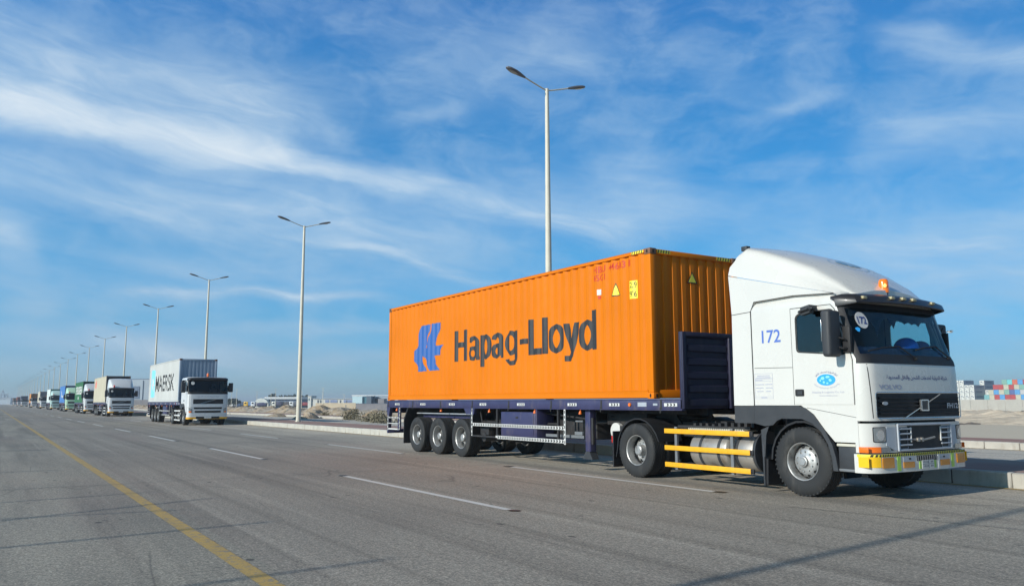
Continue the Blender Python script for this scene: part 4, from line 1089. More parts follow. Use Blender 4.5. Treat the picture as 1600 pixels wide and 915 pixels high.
        put_bm(text_bm('Shipping & Logistics Co. Ltd.', .25, .81, 1.555, .026, .008), sf, 'lettering', M['fadedtext'], t)
        put_bm(text_bm('www.isholco.com', .38, .69, 1.508, .02, .004), sf, 'lettering', M['fadedtext'], t)
        # faint data table
        tb = MB()
        def hl(z, x0=-.84, x1=-.48): tb.poly([(x0, z), (x1, z), (x1, z + .004), (x0, z + .004)], near, -.001, .0022)
        for z in (1.875, 1.80, 1.785, 1.755, 1.505, 1.475): hl(z)
        for x in (-.84, -.484): tb.poly([(x, 1.475), (x + .004, 1.475), (x + .004, 1.875), (x, 1.875)], near, -.001, .0022)
        tb.build('data_table', M['fadedtext'], t, smooth=None)
        for x0, x1, z in ((-.79, -.55, 1.835), (-.81, -.53, 1.807), (-.83, -.70, 1.765), (-.83, -.67, 1.695), (-.63, -.49, 1.695), (-.82, -.67, 1.64), (-.62, -.49, 1.64), (-.80, -.67, 1.585), (-.62, -.52, 1.585), (-.72, -.60, 1.485)):
            wl = MB(); xx = x0
            while xx < x1: wq = random.uniform(.008, .018); wl.poly([(xx, z), (xx + wq, z), (xx + wq, z + random.uniform(.010, .017)), (xx, z + .016)], near, -.001, .0022); xx += wq + .006
            wl.build('faint_line', M['fadedtext'], t, smooth=None)
        # faded emblem on the fairing roof
        def topz(x, y):
            for (xa, za, wa), (xb_, zb2, wb2) in zip(tp[1:-1], tp[2:]):
                if xa <= x <= xb_: f_ = (x - xa) / (xb_ - xa); z = za + (zb2 - za) * f_; w_ = wa + (wb2 - wa) * f_; break
            cr_ = .5 + .5 * min(1, (x + 1.02) / 1.0); return z + cr_ * (.115 - .035 * abs(y) / (w_ * .5) if abs(y) < w_ * .5 else .08 - .08 * (abs(y) - w_ * .5) / (w_ * .5 - .18))
        def roof_patch(name, fn, n, m, off):
            mb = MB(); vs = []; 
            for i in range(n + 1):
                for r_ in fn(i / n): vs.append((r_[1], r_[0], topz(r_[1], r_[0]) + off))
            k = len(vs) // (n + 1); mb.add(vs, [(i * k + j, (i + 1) * k + j, (i + 1) * k + j + 1, i * k + j + 1) for i in range(n) for j in range(k - 1)]); return mb.build(name, m, t, smooth=None, norm=False)
        faded = mat('faded_blue_print', (.20, .38, .56), .5)
        for k_, (a0, a1) in enumerate(((-.9, -.62), (-.5, -.2), (-.08, .22), (.34, .62), (.74, .92))):
            roof_patch('roof_emblem', lambda f_, a0=a0, a1=a1: [(.27 * (a0 + (a1 - a0) * q) * 1.0 + .02, .12 + .15 * math.sqrt(max(0, 1 - (a0 + (a1 - a0) * q) ** 2)) * (f_ * 2 - 1)) for q in (0, .25, .5, .75, 1)], 8, faded, .012)
        roof_patch('emblem_ring', lambda f_: [(.02 + r_ * .40 * math.cos(6.2832 * f_), .12 + r_ * .245 * math.sin(6.2832 * f_)) for r_ in (1, 1.035)], 40, faded, .012)
    # --- upper bumper with head lamps
    def xb(y, z, e=0.):      # bumper front surface
        w_ = 1.245 + e; r_ = .24; s = abs(y) - (w_ - r_); x = 1.225 + e - .05 * (y / w_) ** 2
        if s > 0: q = min(1, s / r_); x -= r_ * (1 - math.sqrt(max(0, 1 - q * q)))
        return x
    def wrap(name, z0, z1, m, e, xside=.99, parent=t, nz=1, ystart=-1, yend=1, th=.03):
        pts = []
        w_ = 1.245 + e; r_ = .24
        ysl = [-w_] + [-(w_ - r_) - r_ * math.cos(R(a)) for a in (12, 24, 36, 48, 60, 75, 90)] + [i * .1 for i in range(-9, 10)] + [(w_ - r_) + r_ * math.cos(R(a)) for a in (90, 75, 60, 48, 36, 24, 12)] + [w_]
        path = [(xside, -w_)] + [(xb(y, 0, e), y) for y in ysl] + [(xside, w_)]
        path = [p_ for p_ in path if ystart <= p_[1] <= yend] if (ystart > -1.2 or yend < 1.2) and not (ystart == -1 and yend == 1) else path
        mb = MB(); k_ = len(path); vs = []
        for z in (z0, z1):
            for x, y in path: vs.append((x, y, z))
            for x, y in path: nrm = Vector((x - .6, y * .6)).normalized(); vs.append((x - nrm.x * th, y - nrm.y * th, z))
        fs = []
        for i in range(k_ - 1):
            fs += [(i, i + 1, 2 * k_ + i + 1, 2 * k_ + i), (k_ + i, 3 * k_ + i, 3 * k_ + i + 1, k_ + i + 1), (i, k_ + i, k_ + i + 1, i + 1), (2 * k_ + i, 2 * k_ + i + 1, 3 * k_ + i + 1, 3 * k_ + i)]
        fs += [(0, 2 * k_, 3 * k_, k_), (k_ - 1, 2 * k_ - 1, 4 * k_ - 1, 3 * k_ - 1)]
        mb.add(vs, fs); return mb.build(name, m, parent, smooth=40)
    def bpatch(name, pts, m, off=.003, th=.006, parent=t, e=0.):
        mb = MB(); bm = flat_bm(pts); ys = [p_[0] for p_ in pts]; bisect_x(bm, [min(ys) + .04 * k for k in range(1, int((max(ys) - min(ys)) / .04) + 1)])
        ext = bmesh.ops.extrude_face_region(bm, geom=bm.faces[:]); nv = [g_ for g_ in ext['geom'] if isinstance(g_, bmesh.types.BMVert)]; nvs = set(nv)
        for v in bm.verts: y, z = v.co.x, v.co.z; v.co = Vector((xb(y, z, e) + (off + th if v in nvs else off - .002), y, z))
        mb.bm(bm); return mb.build(name, m, parent, smooth=40)
    rect = lambda y0, y1, z0, z1: [(y0, z0), (y1, z0), (y1, z1), (y0, z1)]
    if kind == 'old':
        hp = wrap('headlamp_panel', .70, 1.115, P, 0.0)
        bpatch('grey_surround', [(-.92, .80), (-.70, .715), (.70, .715), (.92, .80), (.90, 1.06), (-.90, 1.06)], M['silverp'])
        bpatch('lower_intake', rect(-.42, .46, .74, 1.075), M['black'], .010, .004)
        bpatch('lower_intake', rect(-.60, -.44, .75, 1.05), M['black'], .010, .004); bpatch('lower_intake', rect(.48, .64, .75, 1.05), M['black'], .010, .004)
        for z in (.80, .88, .96, 1.03):
            for a, b in ((-.66, -.36), (.42, .68)):
                lb = MB(); lb.tube([(xb(y, z) + .028, y, z) for y in (a, (a + b) / 2, b)], .013, 8); lb.build('intake_bar', M['silverp'], t)
        bb_ = MB(); bb_.tube([(xb(y, 1) + .03, y, 1.09) for y in [-.68 + .17 * i for i in range(9)]], .018, 8); bb_.tube([(xb(y, 1) + .03, y, .725) for y in [-.68 + .17 * i for i in range(9)]], .014, 8); bb_.build('intake_frame', M['silverp'], t)
        for y in (-.68, .70): vb = MB(); vb.tube([(xb(y, 1) + .03, y, .72), (xb(y, 1) + .03, y, 1.10)], .014, 8); vb.build('intake_frame', M['silverp'], t)
        for y in (-.37, .41): vb = MB(); vb.tube([(xb(y, 1) + .026, y, .84), (xb(y, 1) + .026, y, 1.05)], .011, 8); vb.build('intake_bar', M['whiteref'], t)
        br_ = MB(); br_.tube([(xb(-.3, 1) + .02, -.33, .875), (xb(0, 1) + .03, -.05, .865), (xb(.3, 1) + .02, .25, .895)], .016, 8); br_.cyl((1.22, -.22, .87), (1.28, -.22, .87), .03); br_.cyl((1.22, -.12, .87), (1.28, -.12, .87), .03); br_.build('tow_hook', M['steel'], t)
        for s in (-1, 1):
            a, b = sorted((s * 1.13, s * .93))
            h = bpatch('headlight_housing', rounded(rect(a - .01, b + .01, .85, 1.065), .02), M['seam'], .003, .004); bpatch('headlight', rounded(rect(a, b, .86, 1.055), .02), M['lens'], .006, .006, parent=h)
            yc = s * 1.03; bpatch('reflector', ellipse(yc, .95, .07, .075, 16), M['chrome'], .0125, .002, parent=h)
            a, b = sorted((s * 1.238, s * 1.05)); bpatch('indicator', rect(a, b, .705, .785), M['orangelamp'], .004, .012)
            a, b = sorted((s * 1.045, s * .85)); bpatch('sidelight', rect(a, b, .71, .78), M['lens'], .004, .008)
            for z in (.725, .745, .765): a, b = sorted((s * .82, s * .77)); bpatch('air_slot', rect(a, b, z, z + .01), M['seam'], .004, .003)
            si = MB(); ye = s * 1.245; si.box(.99, 1.14, min(ye, ye + s * .014), max(ye, ye + s * .014), .705, .785, .003); si.build('indicator', M['orangelamp'], t)
        # lower bumper
        lb = wrap('bumper', .42, .685, P, .03, xside=.92)
        e = .03
        ed = MB()
        st_y = []
        top = wrap('hazard_tape', .645, .683, M['haz'], .033, xside=1.02, th=.01)
        hz = MB()
        for k in range(48):
            y = -1.22 + 2.44 * k / 47
            pts = [(y, .648), (y + .024, .648), (y + .036, .681), (y + .012, .681)]
            hz.poly(pts, lambda u, v, d: (xb(max(-1.27, min(1.27, u)), v, .033) + .0005 + d, u, v), 0, .003)
        hz.build('hazard_stripe', M['blackpr'], top, smooth=None)
        for s in (-1, 1):
            a, b = sorted((s * 1.245, s * 1.09)); bpatch('reflective_panel', rect(a, b, .50, .645), M['yref'], .002, .003, e=e)
            yl = MB(); ye = s * 1.275; yl.box(.985, 1.15, min(ye, ye + s * .003), max(ye, ye + s * .003), .50, .645); yl.build('reflective_panel', M['yref'], t)
            a, b = sorted((s * 1.07, s * .82)); bpatch('fog_lamp', rounded(rect(a, b, .49, .635), .015), M['amber'], .002, .012, e=e)
            a, b = sorted((s * .74, s * .66)); bpatch('lime_tape', rect(a, b, .44, .645), M['lime'], .002, .004, e=e)
            a, b = sorted((s * .60, s * .34)); bpatch('step_recess', rounded(rect(a, b, .565, .64), .01), M['silverp'], .001, .003, e=e); bpatch('amber_panel', rounded(rect(a, b, .475, .56), .01), M['amber'], .002, .008, e=e)
            a, b = sorted((s * .47, s * .42)); bpatch('slot', rect(a, b, .59, .615), M['seam'], .004, .003, e=e)
        bpatch('centre_vent', rect(-.27, .25, .565, .64), M['black'], .001, .003, e=e)
        for k in range(9): bpatch('vent_rib', rect(-.25 + k * .058, -.235 + k * .058, .57, .635), M['grey'], .004, .006, e=e)
        pl_ = bpatch('number_plate', rect(-.16, .15, .45, .57), M['whiteref'], .004, .008, e=e)
        for z_ in (.468, .528):      # worn, unreadable characters
            for k_ in range(7):
                if k_ != 4: ya_ = -.13 + .038 * k_; bpatch('worn_character', rect(ya_, ya_ + random.uniform(.012, .026), z_ + random.uniform(0, .006), z_ + .03), M['grey'], .0125, .0015, parent=pl_, e=e)
        dv = MB(); dv.box(xb(0, 0, e) + .012, xb(0, 0, e) + .0135, .005, .010, .45, .57); dv.box(xb(0, 0, e) + .012, xb(0, 0, e) + .0135, -.15, .14, .512, .516); dv.build('plate_rule', M['blackpr'], pl_, smooth=None)
        bpatch('lime_tape', rect(-.22, -.17, .45, .56), M['lime'], .003, .004, e=e); bpatch('lime_tape', rect(.16, .22, .45, .56), M['lime'], .003, .004, e=e)
        bpatch('white_tape', rect(.27, .32, .43, .64), M['whiteref'], .003, .006, e=e)
    else:
        hp = wrap('headlamp_panel', .66, 1.34, P, 0.0)
        bpatch('lower_grille', rounded(rect(-.86, .86, 1.03, 1.16), .03), M['black']); bpatch('lower_grille', rounded(rect(-.80, .80, .80, .93), .03), M['black'])
        bpatch('mask_gap', rect(-1.1, 1.1, 1.245, 1.275), M['seam'])
        for s in (-1, 1):
            a, b = sorted((s * 1.16, s * .96)); h = bpatch('headlight', rounded([(a, .83 if s < 0 else .80), (b, .80 if s < 0 else .83), (b, 1.04 if s < 0 else 1.13), (a, 1.13 if s < 0 else 1.04)], .03), M['lens'], .004, .008)
            a, b = sorted((s * 1.15, s * 1.0)); bpatch('indicator', rect(a, b, .81, .90), M['orangelamp'], .013, .006)
        lb = wrap('bumper', .52, .655, P, .015, xside=.92); wrap('bumper_strip', .40, .525, M['yellow'], .02, xside=.92)
        bpatch('bumper_centre', rect(-.72, .72, .42, .56), M['black'], .003, .004, e=.02)
        bpatch('number_plate', rect(-.22, .22, .44, .55), M['whiteref'], .008, .006, e=.02)
        bm = text_bm(arabic('شركة الدولية لخدمات الشحن'), -.66, .66, 1.80, .05, .012, cap='\ufe8d'); put_bm(bm, lambda y, z: (front(y, z) + .003, y, z), 'lettering', M['textblue'], t)
        sg = MB(); sg.poly(ellipse(-.95, 2.68, .11, .11, 16), lambda u, v, d: (front(u, v) + .004 + d, u, v), 0, .003); sg.build('round_number_sign', M['whiteref'], t, smooth=None)
        if fairing:
            pass
    # entry step behind the bumper
    for s in (-1, 1):
        es = MB(); es.box(.63, .93, min(s * 1.235, s * .95), max(s * 1.235, s * .95), .42, .46, .008); es.box(.63, .98, min(s * 1.22, s * .98), max(s * 1.22, s * .98), .46, .78, .01, 1); es.box(.62, .95, min(s * 1.245, s * 1.0), max(s * 1.245, s * 1.0), .78, .82, .01, 2)
        es.multi('entry_step', [M['grey'], M['charcoal'], M['galv']], t)
    # --- mirrors
    for s in (-1, 1):
        mr = MB(); y0, y1 = (-1.62, -1.34) if s < 0 else (1.34, 1.62)
        bm = bmesh.new(); bmesh.ops.create_cube(bm, size=1)
        for v in bm.verts: v.co = Vector(((.80 if s < 0 else .72) + v.co.x * (.16 if v.co.z > 0 else .14), (y0 + y1) / 2 + v.co.y * (y1 - y0), (2.41 if s < 0 or not hero else 2.47) + v.co.z * (.68 if s < 0 else .60 if not hero else .44)))
        bmesh.ops.bevel(bm, geom=bm.edges[:], offset=.055, segments=4, profile=.6, affect='EDGES'); mr.bm(bm); mo = mr.build('mirror', M['charcoal'], t, smooth=60)
        gm = MB(); gm.box(.632 if s > 0 else .712, .640 if s > 0 else .720, y0 + .03, y1 - .03, 2.30, 2.62, .002); gm.build('mirror_glass', M['chrome'], mo)
        am = MB(); ya = s * 1.25; am.tube([(.95, ya, 2.20), (.92, s * 1.36, 2.19), (.84, s * 1.42, 2.22)], .016); am.tube([(.95, ya, 2.26), (.93, s * 1.36, 2.33), (.84, s * 1.42, 2.36)], .014); am.tube([(.88, ya, 2.50), (.84, s * 1.42, 2.62)], .013)
        am.box(.86, .99, min(ya, ya + s * .06), max(ya, ya + s * .06), 2.14, 2.52, .012); am.build('mirror_arm', M['black'], t)
        if s < 0:
            km = MB(); bm = bmesh.new(); bmesh.ops.create_cube(bm, size=1)
            for v in bm.verts: v.co = Vector((.36 + v.co.x * .26, -1.42 + v.co.y * .2, 2.80 + v.co.z * .12 + (.05 * v.co.x)))
            bmesh.ops.bevel(bm, geom=bm.edges[:], offset=.05, segments=3, affect='EDGES'); km.bm(bm); km.box(.24, .42, -1.34, -1.24, 2.82, 2.88, .01); km.build('kerb_mirror', M['charcoal'], t, smooth=60)
    # --- beacon
    if hero or kind == 'new':
        yb, xb0, zb_ = (-.10, .80, 3.03) if hero else (-.0, .78, 3.03)
        if not hero and fairing: yb, xb0 = -.75, .88
        be = MB(); be.cyl((xb0, yb, zb_), (xb0, yb, zb_ + .08), .062, seg=20); bo = be.build('beacon_base', M['black'], t)
        bl = MB(); bl.lathe([(0, .0), (.078, .0), (.074, .16), (.066, .20), (.05, .215), (0, .218)], (xb0, yb, zb_ + .075), 'Z', 24); bl.build('beacon_lens', M['beaconlit'] if hero else M['redlens'] if fairing else M['orangelamp'], bo)
        if hero:
            bc = MB(); bc.box(xb0 + .0, xb0 + .079, yb - .07, yb + .0, zb_ + .16, zb_ + .24, .02); bc.lathe([(0, .0), (.03, .01), (.035, .05), (0, .09)], (xb0 + .055, yb - .052, zb_ + .14), 'Z', 12); 
            bc2 = MB(); bc2.lathe([(0, .0), (.022, .01), (.026, .04), (0, .07)], (xb0 + .055, yb - .052, zb_ + .15), 'Z', 12); bc2.build('beacon_bulb', M['beaconcore'], bo)
    # --- chassis, fuel tanks, guards
    ch = MB()
    for s in (-1, 1): ch.box(-4.45, .9, s * .36, s * .46, .78, 1.04, 0)
    ch.cyl((0, -1, .5), (0, 1, .5), .07); ch.cyl((-3.79, -.9, .5), (-3.79, .9, .5), .09); ch.lathe([(.0, -.24), (.2, -.14), (.24, 0), (.2, .14), (0, .24)], (-3.79, 0, .5), 'Y', 20)
    ch.box(-1.3, .4, -.4, .4, .55, 1.3); ch.box(-1.8, -1.0, -.7, .7, 1.04, 1.12)
    for k in range(7): ch.box(-3.1 + k * .24, -2.98 + k * .24, -.42, .42, 1.04, 1.07)
    for a in ((-1.3, -.3, 1.15), (-1.6, -.5, 1.1), (-2.0, .1, 1.08)): ch.tube([(a[0], a[1], a[2]), (a[0] + .25, a[1] + .1, 1.30), (a[0] + .5, a[1] + .12, 1.12)], .02)
    for k in range(10): ch.box(-2.5 + k * .13, -2.44 + k * .13, -1.0 + .02 * k, -.6, 1.0, 1.03 + .05 * random.random())
    ch.box(-2.9, -1.2, -1.0, -.46, .96, 1.0); ch.box(-4.55, -4.45, -1.0, 1.0, .6, .95)
    ch.build('chassis', M['chassis'], t)
    fw = MB(); fw.lathe([(0, .0), (.46, .0), (.48, .04), (.46, .09), (0, .10)], (-3.65, 0, 1.08), 'Z', 30); fw.box(-3.95, -3.35, -.46, .46, 1.03, 1.10, .02)
    fw.poly([(-3.3, 1.0), (-4.1, 1.0), (-3.95, 1.24), (-3.5, 1.24)], lambda u, v, d: (u, d, v), -.5, .5); fw.build('fifth_wheel', M['chassis'], t)
    st_ = MB(); st_.box(-2.55, -1.25, -1.08, -.75, .93, .945); [st_.box(-2.55 + k * .05, -2.53 + k * .05, -1.08, -.75, .945, .965) for k in range(26)]; st_.build('step_grating', M['galv'], t)
    for s in (-1, 1):
        for a, b in ((-2.46, -1.56), (-1.50, -.98)):
            tk = MB(); r_ = .31; c = (0, s * .88, .58)
            tk.lathe([(0, a), (r_ * .75, a), (r_ - .02, a + .02), (r_, a + .06), (r_, b - .06), (r_ - .02, b - .02), (r_ * .75, b), (0, b)], c, 'X', 36); to = tk.build('fuel_tank', M['steel'], t, smooth=50)
            for x in ((a + .25, b - .22) if b - a > .6 else (a + .12,)):
                sp = MB(); sp.lathe([(r_ + .001, x), (r_ + .007, x), (r_ + .007, x + .06), (r_ + .001, x + .06)], c, 'X', 36, close=True); sp.build('tank_strap', M['charcoal'], to, smooth=50)
        cap = MB(); cap.lathe([(0, -.975), (.33, -.975), (.35, -.93), (.35, -.90), (0, -.90)], (0, s * .9, .60), 'X', 36); cap.build('tank_end_cover', M['charcoal'], t, smooth=50)
        for z in (.86, .56, .26):
            yg = MB(); y0, y1 = (-1.27, -1.235) if s < 0 else (1.235, 1.27); off_ = .05 * (z - .56)
            yg.box(-2.98, -.99, y0, y1, z, z + .085, .004, 0); yg.box(-.99, -.92, y0 + .002, y1 - .002, z + .004, z + .081, .004, 1); yg.multi('side_guard', [M['yellow'] if hero else M['whiteref'], M['black']], t)
        for x in (-2.72, -1.40): gp = MB(); gp.box(x - .03, x + .03, min(s * 1.235, s * 1.19), max(s * 1.235, s * 1.19), .22, .98); gp.build('guard_post', M['grey'], t)
        rm = MB(); arc = [(math.cos(R(a)), math.sin(R(a))) for a in range(18, 181, 16)]
        rm.poly([(-3.79 + .62 * c, .5 + .62 * s_) for c, s_ in arc] + [(-4.45, .35), (-4.43, .35)] + [(-3.79 + .595 * c, .5 + .595 * s_) for c, s_ in reversed(arc)], lambda u, v, d: (u, s * (1.2 - d), v), 0, .6); rm.build('mudguard', M['black'], t)
        rf = MB(); rf.box(-4.52, -4.49, min(s * 1.22, s * .62), max(s * 1.22, s * .62), .15, .85); rf.build('mudflap', M['black'], t)
        tl = MB(); tl.box(-4.58, -4.53, min(s * 1.2, s * .95), max(s * 1.2, s * .95), .62, .76, .01); tl.build('tail_light', M['redlens'], t)
    for s in (-1, 1):
        make_wheel(t, 0, s * 1.235, .52, s, r=.52, width=.31, kind='front'); make_wheel(t, -3.79, s * 1.245, .51, s, r=.51, width=.28, kind='dish', double=True)
    return t


#%%PLACE
YC = 11.74
ORANGE = container_paint('orange_container_paint', (.67, .176, .002), (.26, .08, .02), .38, .5)
hero = make_tractor('old', 'white tractor unit numbered 172 with raised roof fairing, hauling the orange container', True, True); hero.location = (-8.16, YC, 0)
if hero:
    tr0 = make_trailer('navy flatbed trailer with chevron side guards under the orange container'); tr0.location = (-17.52, YC, 0)
    c0 = make_container('bright orange forty foot container lettered Hapag-Lloyd', ORANGE, loc=(-17.52, YC - .02, 1.487))
    lx = lambda X: X + 17.52; lz = lambda Z: Z - 1.512
    hapag(c0, lx, lz(2.54))
    logo = [(-21.37, 3.68), (-20.80, 3.685), (-20.82, 3.5), (-20.93, 3.32), (-21.06, 3.06), (-21.08, 3.02), (-20.98, 3.02), (-20.90, 3.28), (-20.76, 3.50), (-20.72, 3.69), (-20.11, 3.69), (-20.18, 3.52), (-20.28, 3.38), (-20.36, 3.2), (-20.44, 3.04), (-19.98, 3.05), (-20.10, 2.92), (-20.19, 2.77), (-20.54, 2.77), (-20.45, 2.6), (-20.21, 2.35), (-20.82, 2.35), (-20.95, 2.55), (-21.10, 2.73), (-21.22, 2.79), (-21.27, 2.74), (-21.20, 2.6), (-21.01, 2.35), (-21.55, 2.34), (-21.59, 2.5), (-21.70, 2.62), (-21.83, 2.69), (-21.85, 2.87), (-21.80, 2.95), (-21.68, 3.01), (-21.58, 3.1), (-21.55, 3.2), (-21.51, 3.43)]
    side_shape(c0, [(lx(a), lz(b)) for a, b in logo], M['hblue'])
    side_text(c0, 'HBU 44603 8', lx(-13.22), lx(-12.02), lz(4.13), .135, M['redpr'], .014); side_text(c0, '45G1', lx(-13.22), lx(-12.82), lz(3.96), .13, M['redpr'], .014)
    side_shape(c0, [(lx(-12.62), lz(3.58)), (lx(-12.38), lz(3.58)), (lx(-12.50), lz(3.85))], M['blackpr'], 'warning_sign', .0022); side_shape(c0, [(lx(-12.595), lz(3.60)), (lx(-12.405), lz(3.60)), (lx(-12.50), lz(3.815))], M['haz'], 'warning_sign', .0032)
    side_shape(c0, [(lx(-12.07), lz(3.47)), (lx(-11.86), lz(3.47)), (lx(-11.86), lz(3.83)), (lx(-12.07), lz(3.83))], M['haz'], 'height_label', .0022)
    side_text(c0, '2,9', lx(-12.05), lx(-11.885), lz(3.69), .11, M['blackpr'], .004, .0036); side_text(c0, "9'6", lx(-12.05), lx(-11.885), lz(3.51), .11, M['blackpr'], .004, .0036)
    side_shape(c0, [(lx(-13.09), lz(3.66)), (lx(-12.99), lz(3.66)), (lx(-12.99), lz(3.78)), (lx(-13.09), lz(3.78))], M['whiteref'], 'small_label'); side_shape(c0, [(lx(-13.07), lz(3.58)), (lx(-13.0), lz(3.58)), (lx(-13.0), lz(3.64)), (lx(-13.07), lz(3.64))], M['redpr'], 'small_label')
    # hazard bars on the top rails: near side and both ends of the front header
    def hbar(f, a, b, z0, z1):
        hz = MB(); hz.poly([(a, z0), (b, z0), (b, z1), (a, z1)], f, 0, .002, mi=0); n = 5
        for k in range(n):
            u = a + (b - a) * (k + .1) / n; w_ = (b - a) / n * .5; hz.poly([(u, z0), (u + w_ * .7, z0), (u + w_ * 1.2, z1), (u + w_ * .5, z1)], f, .002, .0035, mi=1)
        hz.multi('hazard_bar', [M['haz'], M['blackpr']], c0, smooth=None)
    hbar(lambda u, v, d: (u, -CY + .002 - d, v), 5.55, 5.90, 2.826, 2.88)
    hbar(lambda u, v, d: (6.086 + d, u, v), -1.02, -.68, 2.81, 2.875); hbar(lambda u, v, d: (6.086 + d, u, v), .62, 1.0, 2.81, 2.875)
    et = MB(); ex = 6.096 - .033; yt = -.08
    et.poly([(yt - .14, 2.28), (yt + .14, 2.28), (yt, 2.52)], lambda u, v, d: (ex + d, u, v), 0, .004, mi=1); et.poly([(yt - .10, 2.30), (yt + .10, 2.30), (yt, 2.475)], lambda u, v, d: (ex + .004 + d, u, v), 0, .003, mi=0)
    et.multi('warning_sign', [M['haz'], M['blackpr']], c0, smooth=None)
    # two blue hard hats on the dashboard
    for i, (x, y, r_, lb) in enumerate(((.80, .40, .19, 'bright blue hard hat on the dashboard, the larger one nearer the middle'), (.80, .80, .15, 'darker blue hard hat on the dashboard beside the brighter one'))):
        hh = MB(); pr = [(r_ * math.cos(R(a)), r_ * .95 * math.sin(R(a))) for a in range(0, 91, 10)]; hh.lathe([(r_ + .03, -.005), (r_ + .03, .003), (r_, .01)] + pr[1:], (0, 0, 0), 'Z', 28)
        o = hh.build('hard_hat', M['helmet'] if i == 0 else mat('dark_blue_plastic', (.03, .03, .22), .3, coat=.4), smooth=50); o.location = (hero.location.x + x, YC + y, 2.245); tag(o, lb, 'helmet', 'hard hats on the dashboard')
#%%ROW
# ------------------------------------------------------------------ the convoy behind
def convoy():
    cmk = lambda nm, c, **k: container_paint(nm, c, **k)
    G1, G2, G3 = 'trucks queued behind the first one', 'trailers of the queued trucks', 'containers on the queued trucks'
    lightgreen = mat('pale_green_paint', (.50, .72, .50), .3, coat=.3); teal = mat('teal_white_paint', (.50, .68, .62), .3, coat=.3)
    proto_f = make_tractor('new', '', True, False, M['white2']); proto_n = make_tractor('new', '', False, False, M['white2'])
    cA = None
    mk_grey = cmk('light_grey_container', (.52, .53, .51)); mk_end = cmk('light_grey_shade_end', (.30, .37, .45)); dk = cmk('beige_shade_end', (.10, .09, .09))  # end colours are darker copies with the front-face shade painted in
    rows = [  # front X, fairing, cab paint, labels, container paint, shaded end colour, container colour word
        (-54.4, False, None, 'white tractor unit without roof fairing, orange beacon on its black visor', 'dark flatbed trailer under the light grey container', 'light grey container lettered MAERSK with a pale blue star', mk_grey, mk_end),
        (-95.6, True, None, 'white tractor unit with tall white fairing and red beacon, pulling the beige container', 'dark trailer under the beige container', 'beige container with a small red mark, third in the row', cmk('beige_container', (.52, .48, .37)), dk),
        (-122.3, True, None, 'white tractor unit with fairing in front of the dark green container', 'trailer under the dark green container', 'dark green container lettered EVERGREEN in white', cmk('green_container', (.04, .15, .07)), cmk('green_shade_end', (.02, .07, .04))),
        (-154.2, True, lightgreen, 'pale green tractor unit in front of the blue container', 'trailer under the blue container', 'mid blue container with a small white mark', cmk('blue_container', (.07, .20, .48)), cmk('blue_shade_end', (.03, .05, .16))),
        (-195.0, True, teal, 'pale teal tractor unit in front of the whitish container', 'trailer under the whitish container', 'whitish container behind the pale teal tractor unit', cmk('white_container', (.62, .68, .66)), cmk('white_shade_end', (.10, .25, .18))),
        (-238.0, False, None, 'white tractor unit between the whitish and the orange-brown container trucks', 'trailer under the shaded-end cream container', 'cream container with painted-in end shade, sixth behind the first', cmk('cream_container', (.50, .47, .38)), cmk('cream_shade_end', (.20, .20, .22))),
        (-294.5, False, None, 'white tractor unit in front of the far orange-brown container', 'trailer under the far orange-brown container', 'far orange-brown container with painted-in end shade', cmk('dull_orange_container', (.60, .26, .07)), cmk('orange_shade_end', (.20, .09, .03))),
        (-393.0, False, None, 'small distant white tractor unit under the dark blue-grey container', 'trailer under the far dark blue-grey container', 'far dark blue-grey container', cmk('slate_container', (.10, .12, .18)), cmk('slate_shade_end', (.05, .06, .10))),
        (-455.0, False, None, 'distant white tractor unit in front of the rust red container', 'trailer under the far rust red container', 'far rust red container near the end of the row', cmk('rust_container', (.30, .09, .06)), cmk('rust_shade_end', (.20, .06, .05))),
        (-535.0, False, None, 'farthest tractor unit of the row, a white speck by the horizon', 'trailer of the farthest truck', 'farthest brown container of the row', cmk('brown_container', (.22, .13, .08)), cmk('brown_shade_end', (.14, .09, .06))),
    ]
    usedf = usedn = False
    for i, (fx, fair, paint, l1, l2, l3, cp, ep) in enumerate(rows):
        if fair: tr = proto_f if not usedf else copy_tree(proto_f); usedf = True
        else: tr = proto_n if not usedn else copy_tree(proto_n); usedn = True
        trs.append((tr, fx, paint, l1))
        tl = copy_tree(tr0, skip=('headboard', 'pressed_panel', 'post', 'air_coupling')); tl.location = (fx - 3.3 - 6.1, YC, 0); tag(tl, l2, 'trailer', G2)
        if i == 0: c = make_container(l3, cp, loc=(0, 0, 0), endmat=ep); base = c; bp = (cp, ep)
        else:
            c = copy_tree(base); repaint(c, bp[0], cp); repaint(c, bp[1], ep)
        c.location = (fx - 3.3 - 6.1, YC - .02, 1.487); tag(c, l3, 'shipping container', G3); conts.append(c)
    for tr, fx, paint, l1 in trs:
        tr.location = (fx - 1.24, YC, 0); tag(tr, l1, 'truck', G1)
        if paint: repaint(tr, M['white2'], paint)
trs, conts = [], []
if hero: convoy()
